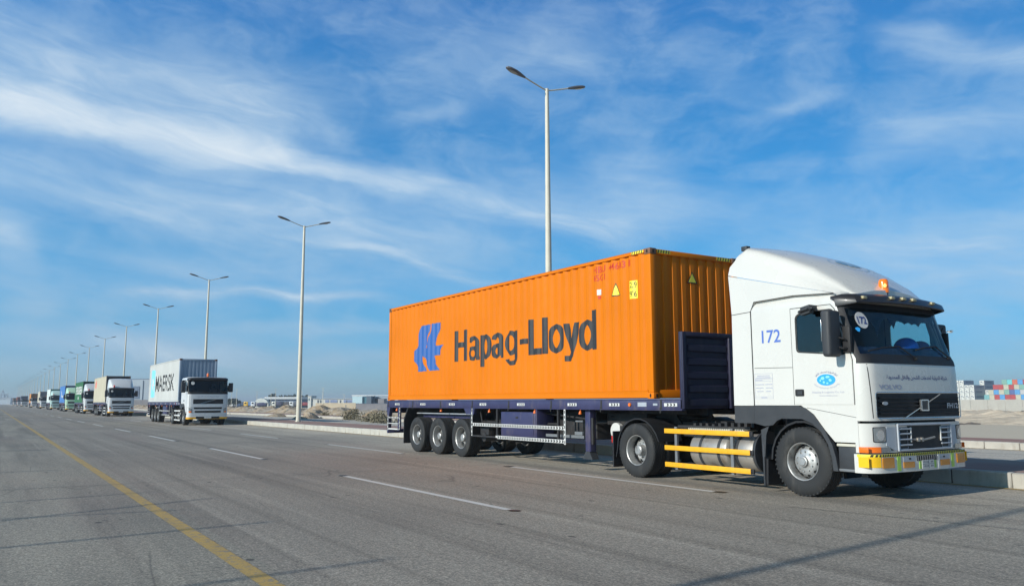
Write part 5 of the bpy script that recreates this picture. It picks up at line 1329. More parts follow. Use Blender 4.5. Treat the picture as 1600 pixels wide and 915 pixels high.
if conts:
    c = conts[0]; cy = mat('pale_blue_logo', (.22, .62, .80), .5)
    side_shape(c, rounded([(-5.2, .35), (-3.55, .35), (-3.55, 2.45), (-5.2, 2.45)], .2), cy, 'logo_panel')
    star = [(-4.37 + (.62 if k % 2 == 0 else .24) * math.cos(R(90 + k * 360 / 14)), 1.4 + (.72 if k % 2 == 0 else .28) * math.sin(R(90 + k * 360 / 14))) for k in range(14)]
    side_shape(c, star, M['whiteref'], 'star', .005); side_text(c, 'MAERSK', -3.2, 4.3, .80, 1.15, M['blackpr'], .012)
    c = conts[1]; side_shape(c, [(-4.9, 1.7), (-3.9, 1.7), (-3.7, 2.2), (-4.2, 2.65), (-4.8, 2.3)], mat('red_mark', (.75, .10, .08), .5), 'mark')
    c = conts[2]; side_text(c, 'EVERGREEN', -4.8, 4.9, 1.2, 1.05, M['whiteref'], .03); side_shape(c, rounded([(-1.0, .45), (.2, .45), (.2, .85), (-1.0, .85)], .1), M['whiteref'], 'label')
    c = conts[3]; side_shape(c, [(-2.2, .9), (-1.2, .9), (-1.6, 2.0), (-2.4, 2.1)], M['whiteref'], 'mark'); side_shape(c, [(-.6, .9), (1.6, .9), (1.6, 1.25), (-.6, 1.25)], M['whiteref'], 'mark')
    c = conts[4]; side_shape(c, [(-.5, .8), (.3, .8), (.3, 1.9), (-.5, 1.9)], M['silverp'], 'mark')
    for k, x in ((0, 0),): pass

# ------------------------------------------------------------------ street lamps on the median
def make_lamp():
    t = thing('street_lamp', '', 'street lamp')
    p = MB(); n = 20
    p.lathe([(.0, .0), (.20, .0), (.20, .03), (.175, .035), (.172, .5), (.158, 3), (.118, 9), (.082, 14.6), (.076, 14.66), (.0, 14.67)], (0, 0, 0), 'Z', 16); po = p.build('pole', M['galv'], t, smooth=40)
    b = MB(); b.box(-.2, .2, -.2, .2, 0, .025, .005)
    for a in (-.15, .15):
        for c in (-.15, .15): b.cyl((a, c, .0), (a, c, .07), .018, seg=6)
    b.box(-.06, .06, -.150, -.125, .5, .95, .01); b.build('base_plate', M['galv'], t)
    for s in (-1, 1):
        a = MB(); pts = [(0, 0, 14.58), (0, s * .3, 14.66), (0, s * .95, 14.86), (0, s * 1.2, 14.95)]; a.tube(pts, .032, 8); ao = a.build('arm', M['galv'], t)
        h = MB(); c0 = Vector((0, s * 1.12, 14.92)); d = Vector((0, s * .965, .26)).normalized(); u = Vector((0, -d.z * s, abs(d.y))); sd = Vector((1, 0, 0)); ax = d
        secs = [(0, .045, .04, .04), (.12, .08, .065, .05), (.32, .13, .085, .055), (.55, .165, .09, .055), (.78, .15, .085, .055), (.92, .10, .06, .045), (.97, .03, .02, .02)]
        vs = []; ns = 12
        for q, wd_, up, dn in secs:
            for k in range(ns):
                an = 6.2832 * k / ns; vs.append(c0 + ax * q + sd * wd_ * math.cos(an) + u * (up if math.sin(an) > 0 else dn) * math.sin(an))
        h.add(vs, [(i * ns + k, i * ns + (k + 1) % ns, (i + 1) * ns + (k + 1) % ns, (i + 1) * ns + k) for i in range(len(secs) - 1) for k in range(ns)] + [tuple(range(ns)), tuple(range((len(secs) - 1) * ns, len(secs) * ns))])
        ho = h.build('lamp_head', M['lamphead'], t, smooth=50)
        g_ = MB(); vs = []
        for k in range(14): an = 6.2832 * k / 14; vs.append(c0 + ax * (.62 + .24 * math.cos(an)) + sd * .12 * math.sin(an) - u * .058)
        vs.append(c0 + ax * .62 - u * .085); g_.add(vs, [(k, (k + 1) % 14, 14) for k in range(14)]); g_.build('lamp_glass', M['lampglass'], ho, smooth=60, norm=False)
    for c_ in kids(t):
        for q in [c_] + kids(c_): q.data.transform(Matrix.Scale(.843, 4))
    return t
lamp0 = make_lamp()
ORDN = 'zeroth first second third fourth fifth sixth seventh eighth ninth tenth eleventh twelfth thirteenth fourteenth fifteenth sixteenth seventeenth eighteenth nineteenth twentieth twenty-first twenty-second twenty-third twenty-fourth twenty-fifth twenty-sixth twenty-seventh'.split()
words = {0: 'tall double-arm street lamp rising behind the orange container', 1: 'double-arm street lamp between the orange container and the second truck', 2: 'double-arm street lamp behind the light grey container, nearer one', 3: 'double-arm street lamp just left of the light grey container',
         4: 'double-arm street lamp above the beige container, nearer one', 5: 'double-arm street lamp above the beige container, farther one', 6: 'double-arm street lamp over the dark green container', 7: 'double-arm street lamp just left of the green container'}
for k in range(-1, 26):
    o = lamp0 if k == -1 else copy_tree(lamp0); o.location = ((-27.35 - 32.45 * k) * .83, 16.1, .24)
    if k > 14:
        pass
    tag(o, words.get(k, '%s street lamp of the row receding to the left, counted from the orange container' % ORDN[k + 1] if k > 0 else 'double-arm street lamp ahead of the first truck, out of view'), 'street lamp', 'street lamps on the median')
# near-side roadside posts behind the photographer: only their shadows reach the picture
def post(name, lab, x, y, tx, ty, h, r0, cat='post'):
    o = MB(); o.cyl((0, 0, 0), (tx, ty, h), r0, r0 * .75, seg=10); ob = o.build(name, M['galv']); ob.location = (x, y, 0); tag(ob, lab, cat, 'roadside posts behind the camera'); return ob
kk = math.cos(R(SUN_EL)) / math.sin(R(SUN_EL)); sx, sy = -SUNV.x / SUNV.z, -SUNV.y / SUNV.z
def shadow_post(tip, away, h, r0, i, name='roadside_post'):
    """a post whose shadow tip lies at tip and whose shadow direction leans by away"""
    bx, by = tip[0] - sx * h - away * 1.0, tip[1] - sy * h
    post(name, 'slender roadside post behind the camera, number %s from the road bend' % ['one', 'two', 'three', 'four', 'five', 'six', 'seven', 'eight', 'nine'][i], bx, by, away, 0, h, r0)
for i, (tip, aw, h, r0) in enumerate([((-14.52, 2.34), -1.9, 7, .035), ((-13.11, 3.0), -6.0, 7, .035), ((-10.14, 3.0), -1.6, 7, .04), ((-7.16, 3.2), -1.4, 7, .04), ((-39.5, 2.9), -1.0, 7, .14), ((-29.4, 1.6), 0, 7, .12), ((-11.9, 2.3), 3.0, 7, .028), ((-20.4, 1.4), .4, 7, .05)]):
    shadow_post(tip, aw - sx * h, h, r0, i)
post('roadside_post', 'tall thin post behind the camera whose shadow crosses the near lanes', -2.95, 5.0 - sy * 7.6, -.8, 0, 12.5, .07)
#%%FAR
HAZE = .0005
# ------------------------------------------------------------------ background
RH = Vector((_r.x, _r.y, 0)).normalized(); FH = Vector((_f.x, _f.y, 0)).normalized(); YAW = math.atan2(RH.y, RH.x)
def gpos(px, depth): v = at(px, 627, depth); return Vector((v.x, v.y, LAND))
def zt(px, py, depth): return at(px, py, depth).z - LAND
M.update(
    gwall=mat('grey_cladding', (.36, .42, .47), .6, var=.08, vscale=.2), dwall=mat('blue_grey_cladding', (.13, .17, .24), .7, var=.15, vscale=.3), roofw=mat('pale_roof', (.62, .64, .64), .5, var=.08, vscale=.2),
    tent=mat('white_fabric', (.66, .68, .62), .7, var=.1, vscale=.4), beige=mat('beige_block_wall', (.58, .48, .34), .85, var=.1, vscale=.5), gblock=mat('grey_block_wall', (.24, .23, .24), .9, var=.15, vscale=.5),
    plaster=mat('white_plaster', (.62, .62, .57), .8, var=.08, vscale=.5), bluep=mat('blue_panels', (.22, .27, .42), .6, var=.1, vscale=.4), cyanw=mat('pale_cyan_cladding', (.50, .66, .70), .5, var=.05), teald=mat('dark_teal_glass', (.10, .22, .26), .3),
    towerg=mat('dark_grey_cladding', (.11, .14, .18), .6, var=.1), wallp=mat('precast_panel', (.60, .57, .50), .85, var=.07, vscale=.6, dirt=(.42, .37, .29), dirt_amt=.4),
    soil=None, leaf=None)
def soilmat():
    m, t, b = nmat('excavated_soil'); oc = t.new('ShaderNodeTexCoord').outputs['Object']
    n = t.noise(oc, .22, 6, .6); n2 = t.noise(oc, 1.4, 7, .7)
    c = t.mix(t.maprange(n, .36, .62), (.42, .31, .19), (.33, .29, .24)); c = t.mix(t.maprange(n2, .5, .68, 0, .75), c, (.50, .47, .42)); c = t.mix(t.maprange(n2, .46, .34, 0, .7), c, (.13, .105, .08))
    t.put(b.inputs['Base Color'], c); b.inputs['Roughness'].default_value = 1; b.inputs['Specular IOR Level'].default_value = .1
    bn = t.new('ShaderNodeBump'); bn.inputs['Strength'].default_value = 1; bn.inputs['Distance'].default_value = .25; t.put(bn.inputs['Height'], n2); t.l.new(bn.outputs[0], b.inputs['Normal']); return m
M['soil'] = soilmat()
M['leaf'] = mat('dry_leaves', (.055, .07, .045), .9, var=.5, vscale=.8); M['scrub'] = mat('scrub_leaves', (.15, .135, .09), .95, var=.5, vscale=2)
M['bark'] = mat('bark', (.09, .07, .05), .95)

def ridge(name, pts, width, label=None, cat=None, kind=None, seed=0, mat_=None, step=.8, rough=.45, height=None):
    """earth bank along a polyline of (x, y, crest height above z0, z0)"""
    mb = MB(); vs = []; P = []
    for a, b in zip(pts[:-1], pts[1:]):
        L = math.hypot(b[0] - a[0], b[1] - a[1]); n = max(1, int(L / step))
        for i in range(n): f = i / n; P.append([a[k] + (b[k] - a[k]) * f for k in range(4)])
    P.append(list(pts[-1])); W_ = 14
    for i, p in enumerate(P):
        q = P[min(i + 1, len(P) - 1)]; r_ = P[max(i - 1, 0)]; d = Vector((q[0] - r_[0], q[1] - r_[1])).normalized(); n = Vector((-d.y, d.x))
        for k in range(W_ + 1):
            u = k / W_ * 2 - 1; prof = max(0, 1 - abs(u) ** 1.7); x = p[0] + n.x * u * width; y = p[1] + n.y * u * width
            v = Vector((x * .35 + seed, y * .35, seed)); h = p[2] * prof * (.80 + .35 * noise.noise(v)) + prof * rough * .7 * (noise.noise(v * 3.1) + .6 * noise.noise(v * 8)) 
            vs.append((x, y, p[3] + max(-.2, h - .05)))
    m_ = W_ + 1; mb.add(vs, [(i * m_ + k, (i + 1) * m_ + k, (i + 1) * m_ + k + 1, i * m_ + k + 1) for i in range(len(P) - 1) for k in range(W_)])
    o = mb.build(name, mat_ or M['soil'], smooth=None, norm=False); tag(o, label, cat, kind=kind); return o
# excavated soil along the far pavement
ridge('rubble_bank', [(-330, 36, 2.0, -1.1), (-160, 35, 2.1, -1.1), (-95, 34, 2.1, -1.1), (-60, 33.5, 2.2, -1.1), (-35, 33.5, 2.35, -1.1), (-27, 33.5, 1.9, -1.1)], 4.5, 'long low bank of grey and tan rubble beyond the service road', 'rubble', 'stuff', 3)
ridge('rubble_bank', [(-75, 95, 1.2, -1.2), (-58, 105, 1.6, -1.2), (-45, 100, 1.5, -1.2), (-30, 98, 1.1, -1.2)], 9, 'pale sandy bank seen under the cab and headboard', 'rubble', 'stuff', 9, M['sand'])
for i, (px, dp, h, w_, lb) in enumerate(((430, 82, 1.15, 5.5, 'pale tan heap of soil left of the second street lamp'), (402, 92, .95, 4.5, 'pale tan low soil heap beyond the kerb, under the dark parked lorry'), (483, 72, 1.35, 2.8, 'orange-tan soil heap just right of the street lamp'), (492, 90, 1.5, 3.0, 'small grey-brown soil heap in front of the beige wall'), (466, 70, 1.1, 3.0, 'cracked grey soil heap behind the street lamp foot'))):
    mb = MB(); c = gpos(px, dp); n = 26
    vs = []
    for a in range(n):
        for b in range(n):
            u, v = a / (n - 1) * 2 - 1, b / (n - 1) * 2 - 1; r_ = math.hypot(u, v); hh = h * 1.4 * max(0, 1 - r_ ** 1.5)
            q = Vector((u * 2 + i * 7, v * 2, i)); hh *= 1 + .25 * noise.noise(q * 1.3); hh += .12 * noise.noise(q * 4) * (r_ < 1)
            vs.append((u * w_, v * w_ * .8, hh - .1))
    mb.add(vs, [(a * n + b, (a + 1) * n + b, (a + 1) * n + b + 1, a * n + b + 1) for a in range(n - 1) for b in range(n - 1)])
    o = mb.build('soil_heap', M['soil'], smooth=None, norm=False); o.location = c; tag(o, lb, 'soil heap', 'soil heaps beyond the service road')

def leafball(mb, c, rx, rz, n, size, rnd):
    for _ in range(n):
        d = Vector((rnd.gauss(0, 1), rnd.gauss(0, 1), rnd.gauss(0, 1))).normalized(); r_ = rnd.random() ** .4
        p = Vector(c) + Vector((d.x * rx * r_, d.y * rx * r_, d.z * rz * r_)); a = Vector((rnd.gauss(0, 1), rnd.gauss(0, 1), rnd.gauss(0, 1))).normalized(); b = a.orthogonal().normalized(); s = size * rnd.uniform(.5, 1.3)
        mb.add([p - a * s - b * s * .5, p + a * s - b * s * .5, p + a * s * .8 + b * s * .5, p - a * s * .8 + b * s * .5], [(0, 1, 2, 3)])
def shrub(px, dp, w_, h, label, i):
    rnd = random.Random(i); c = gpos(px, dp); c.z = -1.0; t = thing('shrub', label, 'shrub', c, group='scrub on the rubble bank')
    mb = MB()
    for k in range(8): leafball(mb, (rnd.uniform(-w_, w_), rnd.uniform(-.5, .5), h * rnd.uniform(.35, .8)), w_ * .4, h * .3, 120, .07, rnd)
    mb.build('foliage', M['scrub'], t, smooth=None, norm=False)
    s_ = MB(); [s_.cyl((0, 0, 0), (rnd.uniform(-w_, w_) * .6, rnd.uniform(-.3, .3), h * .7), .03, .01, seg=5) for _ in range(5)]; s_.build('stem', M['bark'], t)
for i, (px, dp, w_, h, lb) in enumerate(((513, 76, 1.3, 1.5, 'grey-green scrub left of centre below the beige wall'), (549, 66, 1.0, 1.9, 'dark upright shrub below the end of the beige wall'), (575, 60, 1.8, 1.65, 'wide dark scrub below the grey block wall'), (598, 56, 1.3, 1.8, 'dark scrub beside the rear corner of the orange container'), (530, 72, 0.8, 1.3, 'small dry shrub between two larger ones'), (586, 62, 1.1, 1.6, 'brownish scrub between two dark bushes'))):
    shrub(px, dp, w_, h, lb, i)

def block(t, name, px0, px1, yt_, dp, m, deep=10., z0=0., off=0., org=None):
    """box part facing the photographer, px0..px1 wide, top at row yt_"""
    a = gpos(px0, dp); b = gpos(px1, dp); L = (b - a).dot(RH); mid = (px0 + px1) / 2; h = zt(mid, yt_, dp)
    o = t.location; ax = (a - o).dot(RH); ay = (a - o).dot(FH)
    mb = MB(); mb.box(ax, ax + L, ay + off, ay + deep, z0, h, .02, seg=1); return mb.build(name, m, t, smooth=None)
def bthing(name, label, cat, px, dp, group=None): return thing(name, label, cat, gpos(px, dp), YAW, group)
def quadpart(t, name, px0, px1, y0, y1, dp, m, th=.15):
    a = gpos(px0, dp); b = gpos(px1, dp); o = t.location; ax = (a - o).dot(RH); ay = (a - o).dot(FH); L = (b - a).dot(RH); mid = (px0 + px1) / 2
    mb = MB(); mb.box(ax, ax + L, ay - th, ay - .003, zt(mid, y1, dp), zt(mid, y0, dp)); return mb.build(name, m, t, smooth=None)
# long grey warehouse behind the second truck
t = bthing('warehouse', 'long grey warehouse behind the light grey container truck', 'warehouse', 200, 270)
block(t, 'wall', 201, 305, 592.3, 270, M['gwall'], 14); block(t, 'roof', 200.5, 305.5, 591, 270.2, M['dwall'], 14, z0=zt(270, 593, 270))
quadpart(t, 'door', 205, 217, 603, 622.5, 270, M['dwall']); quadpart(t, 'loading_bay', 203, 305, 624, 634, 270, M['gblock'], .8)
for px in (222, 232): quadpart(t, 'downpipe', px, px + .5, 594, 624, 270, M['dwall'], .2)
# white tent hall and low warehouse
t = bthing('tent_hall', 'white curved tent hall left of the low warehouse', 'tent', 408, 390); o = t.location
mb = MB(); n = 14; R_ = 3.6; vs = []
for i in range(n + 1):
    a = math.pi * i / n; vs += [(-R_ * math.cos(a), 0, 4.6 * math.sin(a) ** .7 if 0 < i < n else 0), (-R_ * math.cos(a), 14, 4.6 * math.sin(a) ** .7 if 0 < i < n else 0)]
mb.add(vs, [(2 * i, 2 * i + 2, 2 * i + 3, 2 * i + 1) for i in range(n)] + [tuple(2 * i for i in range(n + 1))]); mb.build('canopy', M['tent'], t)
mb = MB(); mb.box(-1.2, 1.2, -.1, .02, 0, 2.6); mb.build('doorway', M['dwall'], t)
t = bthing('warehouse', 'low warehouse with a pale flat roof and blue-grey walls', 'warehouse', 414, 395)
block(t, 'wall', 414, 468, 623.2, 395, M['dwall'], 16); block(t, 'roof', 413, 469, 619.6, 394, M['roofw'], 18, z0=zt(440, 623.2, 395))
for k in range(6): quadpart(t, 'door', 419 + k * 8, 422 + k * 8, 627, 636, 395, M['gwall'])
t = bthing('house', 'white two-part house right of the street lamp', 'house', 481, 330)
block(t, 'wall', 481, 486, 618.5, 330, M['plaster'], 9); block(t, 'wall', 486, 492, 621.5, 332, M['plaster'], 9); quadpart(t, 'window', 482, 483.5, 622, 625, 330, M['teald']); quadpart(t, 'window', 487.5, 489.5, 624, 627.5, 332, M['teald']); block(t, 'roof', 480.6, 486.4, 617.8, 329.6, M['roofw'], 9.6, z0=zt(483, 618.5, 330))
t = bthing('office_block', 'low long building with alternating white and blue panels above the beige wall', 'building', 490, 300)
block(t, 'wall', 489, 552, 622.6, 300, M['plaster'], 12); block(t, 'roof', 488.5, 552.5, 621.8, 299.7, M['gwall'], 12.5, z0=zt(520, 622.9, 300))
for a, b in ((508, 514), (516, 527), (537, 551)): quadpart(t, 'panel', a, b, 624.2, 628.6, 300, M['bluep'])
for a in (496, 500, 531, 541): quadpart(t, 'door', a, a + 1.4, 624.5, 629, 300, M['towerg'], .2)
t = bthing('factory_building', 'pale cyan factory building with dark grey towers beside the orange container', 'building', 551, 260)
block(t, 'wall', 550.5, 566, 619, 260, M['cyanw'], 20); block(t, 'glazed_bay', 566, 573, 620, 260.5, M['teald'], 18); block(t, 'tower', 572.5, 580, 618.2, 259, M['towerg'], 8); block(t, 'tower', 580, 586, 619.3, 262, M['towerg'], 12)
block(t, 'annex', 590.5, 600, 622.5, 257, M['gblock'], 6); block(t, 'hall', 584, 622, 617.4, 268, M['gwall'], 24); block(t, 'roof', 549.5, 624, 616.6, 280, M['roofw'], 20, z0=zt(590, 618.5, 280)); quadpart(t, 'door', 586, 590, 623, 630, 262, M['blackpr'])
t = bthing('compound_wall', 'sunlit beige block wall in front of the panelled building', 'wall', 493, 240); block(t, 'wall', 493, 556, 629.2, 240, M['beige'], .3); quadpart(t, 'gate', 540, 541, 632, 636, 240, M['towerg'], .05)
t = bthing('compound_wall', 'dark grey block wall right of the beige wall', 'wall', 556.3, 238); block(t, 'wall', 556.3, 640, 630, 238, M['gblock'], .3)
quadpart(t, 'coping', 556.3, 640, 629.6, 630, 238, M['dwall'], .1)
# trees behind the warehouse
def tree(px, dp, w_, yt_, lb, i):
    rnd = random.Random(40 + i); t = bthing('tree', lb, 'tree', px, dp, 'dark trees behind the warehouse'); H = zt(px, yt_, dp)
    tr = MB(); tr.cyl((0, 0, 0), (.1, 0, H * .6), .3, .15, seg=7)
    for k in range(5): tr.cyl((.06, 0, H * .45), (rnd.uniform(-w_, w_) * .7, rnd.uniform(-1, 1), H * rnd.uniform(.65, .9)), .12, .04, seg=5)
    tr.build('trunk', M['bark'], t); mb = MB()
    for k in range(11): leafball(mb, (rnd.uniform(-w_, w_) * .75, rnd.uniform(-w_, w_) * .6, H * rnd.uniform(.5, .88)), w_ * .35, H * .14, 90, .28, rnd)
    mb.build('crown', M['leaf'], t, smooth=None, norm=False)
for i, (px, w_, y, lb) in enumerate(((421.5, 1.1, 615.5, 'narrow leftmost dark tree above the low warehouse roof'), (429, 1.9, 614, 'tallest rounded dark tree above the warehouse roof'), (438.5, 1.6, 616.5, 'small dark tree above the middle of the warehouse roof'), (450, 2.2, 616.5, 'wide dark tree left of the street lamp'), (457, 1.8, 615.5, 'dark tree touching the street lamp on its left'), (475, 2.4, 616, 'dark tree just right of the street lamp'), (365, 3.5, 622, 'low hazy bushy tree right of the second truck'), (357, 3.2, 621.5, 'low bushy tree by the mirror of the second truck'))):
    tree(px, 460 if i < 6 else 360, w_, y, lb, i)
# parked lorries
def lorry(px, dp, cab_c, body_c, L, H, lb, turn=0.):
    t = bthing('parked_lorry', lb, 'lorry', px, dp, 'lorries parked in front of the warehouse'); t.rotation_euler.z = YAW + turn
    cm = mat('lorry_cab_paint', cab_c, .4, coat=.3); bm_ = mat('lorry_body_paint', body_c, .6, var=.1)
    c = MB(); c.box(0, 2.0, -1.2, 1.2, .8, 3.0, .2); c.build('cab', cm, t); w_ = MB(); w_.box(-.02, .5, -1.05, 1.05, 1.9, 2.7, .05); w_.box(.4, 1.4, -1.215, -1.18, 1.9, 2.6); w_.build('window', M['farglass'], t)
    b = MB(); b.box(2.3, 2.3 + L, -1.22, 1.22, 1.2, H, .05); b.build('body', bm_, t); ch = MB(); ch.box(.3, 2.3 + L, -.5, .5, .7, 1.2); ch.build('chassis', M['chassis'], t)
    for x in (1.0, 2.3 + L * .6, 2.3 + L * .85):
        for s in (-1, 1): k = MB(); k.cyl((x, s * .85, .5), (x, s * 1.2, .5), .5, seg=16); k.build('wheel', M['rubber'], t)
for a in ((371, 400, (.05, .09, .18), (.05, .08, .14), 1.2, 3.0, 'small dark blue lorry cab at the left of the parked row'), (382, 395, (.75, .45, .03), (.10, .20, .42), 1.4, 2.9, 'blue lorry with a yellow front left of the white cab'), (393, 385, (.68, .70, .72), (.05, .05, .12), 5.0, 2.4, 'lorry with white cab and long dark navy body'),
          (425.5, 385, (.70, .70, .62), (.05, .05, .09), 2.6, 3.0, 'white cabbed lorry with dark body near the warehouse middle'), (437.5, 390, (.66, .62, .50), (.07, .06, .06), 3.2, 2.8, 'cream cabbed lorry with low brown body'), (453, 380, (.70, .73, .74), (.08, .09, .12), 3.2, 2.9, 'white cabbed lorry just left of the street lamp'),
          (466, 375, (.30, .04, .05), (.25, .04, .05), 3.4, 2.6, 'dark red lorry right of the street lamp'), (484, 365, (.62, .74, .72), (.2, .22, .22), 1.0, 2.2, 'pale cyan lorry cab in front of the white house'), (362, 405, (.6, .6, .6), (.3, .3, .3), 1.2, 1.7, 'tiny white pickup like lorry beside the bushes')):
    lorry(*a)
# thin masts in the background
for px, dp, yt_, lb in ((401.2, 330, 611, 'thin pale mast left of the white tent hall'), (423.2, 340, 614, 'short thin mast in front of the warehouse left half'), (430.2, 330, 607, 'tallest thin mast in front of the warehouse'), (471.2, 330, 611, 'thin mast just right of the near street lamp'), (504.3, 240, 606, 'thin pale mast at the left end of the beige wall'), (537.6, 300, 616, 'short thin mast above the panelled building'), (369.5, 330, 608, 'thin faint mast right of the second truck mirror'), (361.5, 340, 612, 'thin dark mast nearest the second truck')):
    mb = MB(); H = zt(px, yt_, dp); mb.cyl((0, 0, 0), (0, 0, H), .11, .07, seg=8); mb.box(-.5, .5, -.05, .05, H - .1, H, .02); o = mb.build('mast', M['galv']); o.location = gpos(px, dp); o.rotation_euler.z = YAW; tag(o, lb, 'mast', 'thin masts in the background')

# precast boundary wall beyond the water
t = bthing('boundary_wall', 'pale precast concrete panel wall in front of the stacked containers', 'wall', 1300, 186); LW = 4.0; hW = 1.447 - LAND + .02
for k in range(22):
    mb = MB(); mb.box(k * LW + .03, (k + 1) * LW - .03, 0, .2, .02, hW + random.uniform(-.02, .02), .03, seg=1); mb.build('panel', M['wallp'], t, smooth=None)
for k in range(23):
    mb = MB(); mb.box(k * LW - .5, k * LW + .5, -.35, .35, -.05, .16, .03, seg=1); mb.build('footing', M['joint'], t, smooth=None)
    mb = MB(); mb.box(k * LW - .029, k * LW + .029, .05, .15, .16, hW - .1); mb.build('joint', M['joint'], t, smooth=None)
a, b = gpos(1180, 90), gpos(2300, 90)
ridge('shore_stones', [(a.x, a.y, .22, LAND), (b.x, b.y, .22, LAND)], 1.6, 'dark line of stones and debris along the water edge', 'stones', 'stuff', 21, mat('wet_stones', (.16, .13, .10), .9, var=.5, vscale=2), step=.5, rough=.35)
a, b = gpos(1180, 135), gpos(2600, 135)
ridge('sand_bank', [(a.x, a.y, .5, LAND - .1), (b.x, b.y, .5, LAND - .1)], 30, 'pale sandy ground between the water and the panel wall', 'sand', 'stuff', 33, M['sand'], step=2.5, rough=.10)

# container stacks in the yard
ORD = ['first', 'second', 'third', 'fourth', 'fifth', 'sixth', 'seventh', 'eighth', 'ninth', 'tenth', 'eleventh', 'twelfth', 'thirteenth']
def yardbox(m, frame):
    mb = MB(); mb.box(-1.2, 1.2, .05, 12.1, .05, 2.66, 0, 0)
    for x in (-1.22, 1.12):
        mb.box(x, x + .1, 0, .12, 0, 2.69, 0, 1); mb.box(x, x + .1, 12.08, 12.2, 0, 2.69, 0, 1)
        mb.box(x, x + .1, .12, 12.08, 2.6, 2.69, 0, 1); mb.box(x, x + .1, .12, 12.08, 0, .12, 0, 1)
    mb.box(-1.12, 1.12, 0, .1, 2.6, 2.69, 0, 1); mb.box(-1.12, 1.12, 0, .1, 0, .12, 0, 1)
    for k in range(9): mb.box(-1.05 + k * .235, -.95 + k * .235, .0, .06, .15, 2.55, 0, 0)
    return mb
CC = dict(teal=(.18, .42, .42), cream=(.52, .50, .38), red=(.45, .05, .045), blue=(.09, .33, .62), green=(.22, .42, .34), navy=(.09, .13, .32), grey=(.50, .50, .50), orange=(.60, .13, .06), aqua=(.15, .55, .55), maroon=(.22, .06, .04))
protos = {}
def yard(color, pos, rz, label, group):
    if color not in protos:
        m = mat(color + '_yard_paint', CC[color], .55, var=.08, vscale=.8); o = yardbox(m, 0).multi('stacked_container', [m, mat(color + '_yard_frame', tuple(c * .7 for c in CC[color]), .6)], smooth=None); protos[color] = o
    else: o = protos[color].copy(); COL.objects.link(o)
    o.location = pos; o.rotation_euler.z = rz; tag(o, label, 'shipping container', group)
rows = [(1, 1538.8, ['teal', 'cream', 'red', 'blue', 'red', 'red', 'cream', 'blue', 'navy', 'red', 'grey', 'blue']), (2, 1545.2, ['cream', 'blue', 'cream', 'green', 'navy', 'blue', 'grey', 'blue', 'red', 'cream']),
        (3, 1551.8, ['red', 'red', 'cream', 'red', 'cream', 'green', 'blue', 'orange', 'teal']), (4, 1564, ['green', 'aqua', 'orange', 'blue', 'red', 'maroon', 'cream']), (0, 1538.8, ['grey', 'blue', 'red', 'cream', 'blue', 'red', 'teal', 'grey', 'blue', 'red', 'cream', 'blue'])]
DC = 445.; us = Vector((math.cos(YAW - R(31)), math.sin(YAW - R(31)), 0)); WN = {0: 'hidden lowest', 1: 'lowest visible', 2: 'second', 3: 'third', 4: 'top'}
for r_, p0_, cols_ in rows:
    for k, c in enumerate(cols_):
        v = gpos(1542.3, DC) + us * 2.47 * ((p0_ - 1538.8) / 7.03 + k); v.z = LAND + 2.72 * r_
        yard(c, v, YAW - R(31), '%s container end in the %s row of the coloured stack, %s from its left' % (c, WN[r_], ORD[k]), 'coloured container stack')
# refrigerated units, white ends; shade on the sides is put into a grey-blue colour
def reefer():
    mb = MB(); mb.box(-1.2, 1.2, .06, 12.15, .05, 2.66, 0, 0); 
    for x in (-1.22, 1.12): mb.box(x, x + .1, 0, 12.19, 2.6, 2.69, 0, 1); mb.box(x, x + .1, 0, 12.19, 0, .12, 0, 1); mb.box(x, x + .1, 0, .12, .12, 2.6, 0, 1)
    mb.box(-1.12, 1.12, 0, .05, 0, 2.69, 0, 1)
    mb.box(-.75, .2, -.02, .0, 1.55, 2.1, 0, 2); mb.box(.35, .85, -.02, .0, 1.1, 1.6, 0, 2); mb.box(-.85, -.3, -.02, .0, .5, .8, 0, 2)
    mb.box(1.2, 1.215, 2.5, 9.5, 1.3, 2.0, 0, 3)
    return mb.multi('refrigerated_container', [mat('reefer_side_shade', (.30, .34, .40), .5, var=.06), mat('reefer_end', (.60, .60, .55), .5), M['towerg'], mat('reefer_logo', (.10, .14, .22), .5)], smooth=None)
rp = None; TH = -R(54); u = Vector((math.cos(YAW + TH), math.sin(YAW + TH), 0)); l_ = Vector((-u.y, u.x, 0))
b0 = gpos(1496.5, 455)
def place_reefer(i, j, r_, lb):
    global rp
    o = reefer() if rp is None else rp.copy()
    if rp is None: rp = o
    else: COL.objects.link(o)
    o.location = b0 + u * 2.7 * i + l_ * 12.6 * j; o.location.z = LAND + 2.72 * r_; o.rotation_euler.z = YAW + TH; tag(o, lb, 'shipping container', 'white refrigerated container stack')
for r_ in range(4):
    for i in range(4): place_reefer(i, 0, r_, 'white refrigerated container, %s row from the wall, %s from the left' % (['hidden', 'lowest', 'middle', 'third'][r_], ORD[i]))
for i in range(2): place_reefer(i, 0, 4, 'white refrigerated container on top of the stack, %s one' % ['left', 'right'][i])
for r_ in range(1, 4): place_reefer(3, 1, r_, 'shaded-side refrigerated container behind the white stack, %s row' % ORD[r_ - 1])
place_reefer(3, 1, 4, 'single shaded-side refrigerated container with white end on top behind')
for r_ in range(0, 3): place_reefer(4, 1, r_, 'shaded-side refrigerated container nearest the coloured stack, %s row' % ORD[r_])

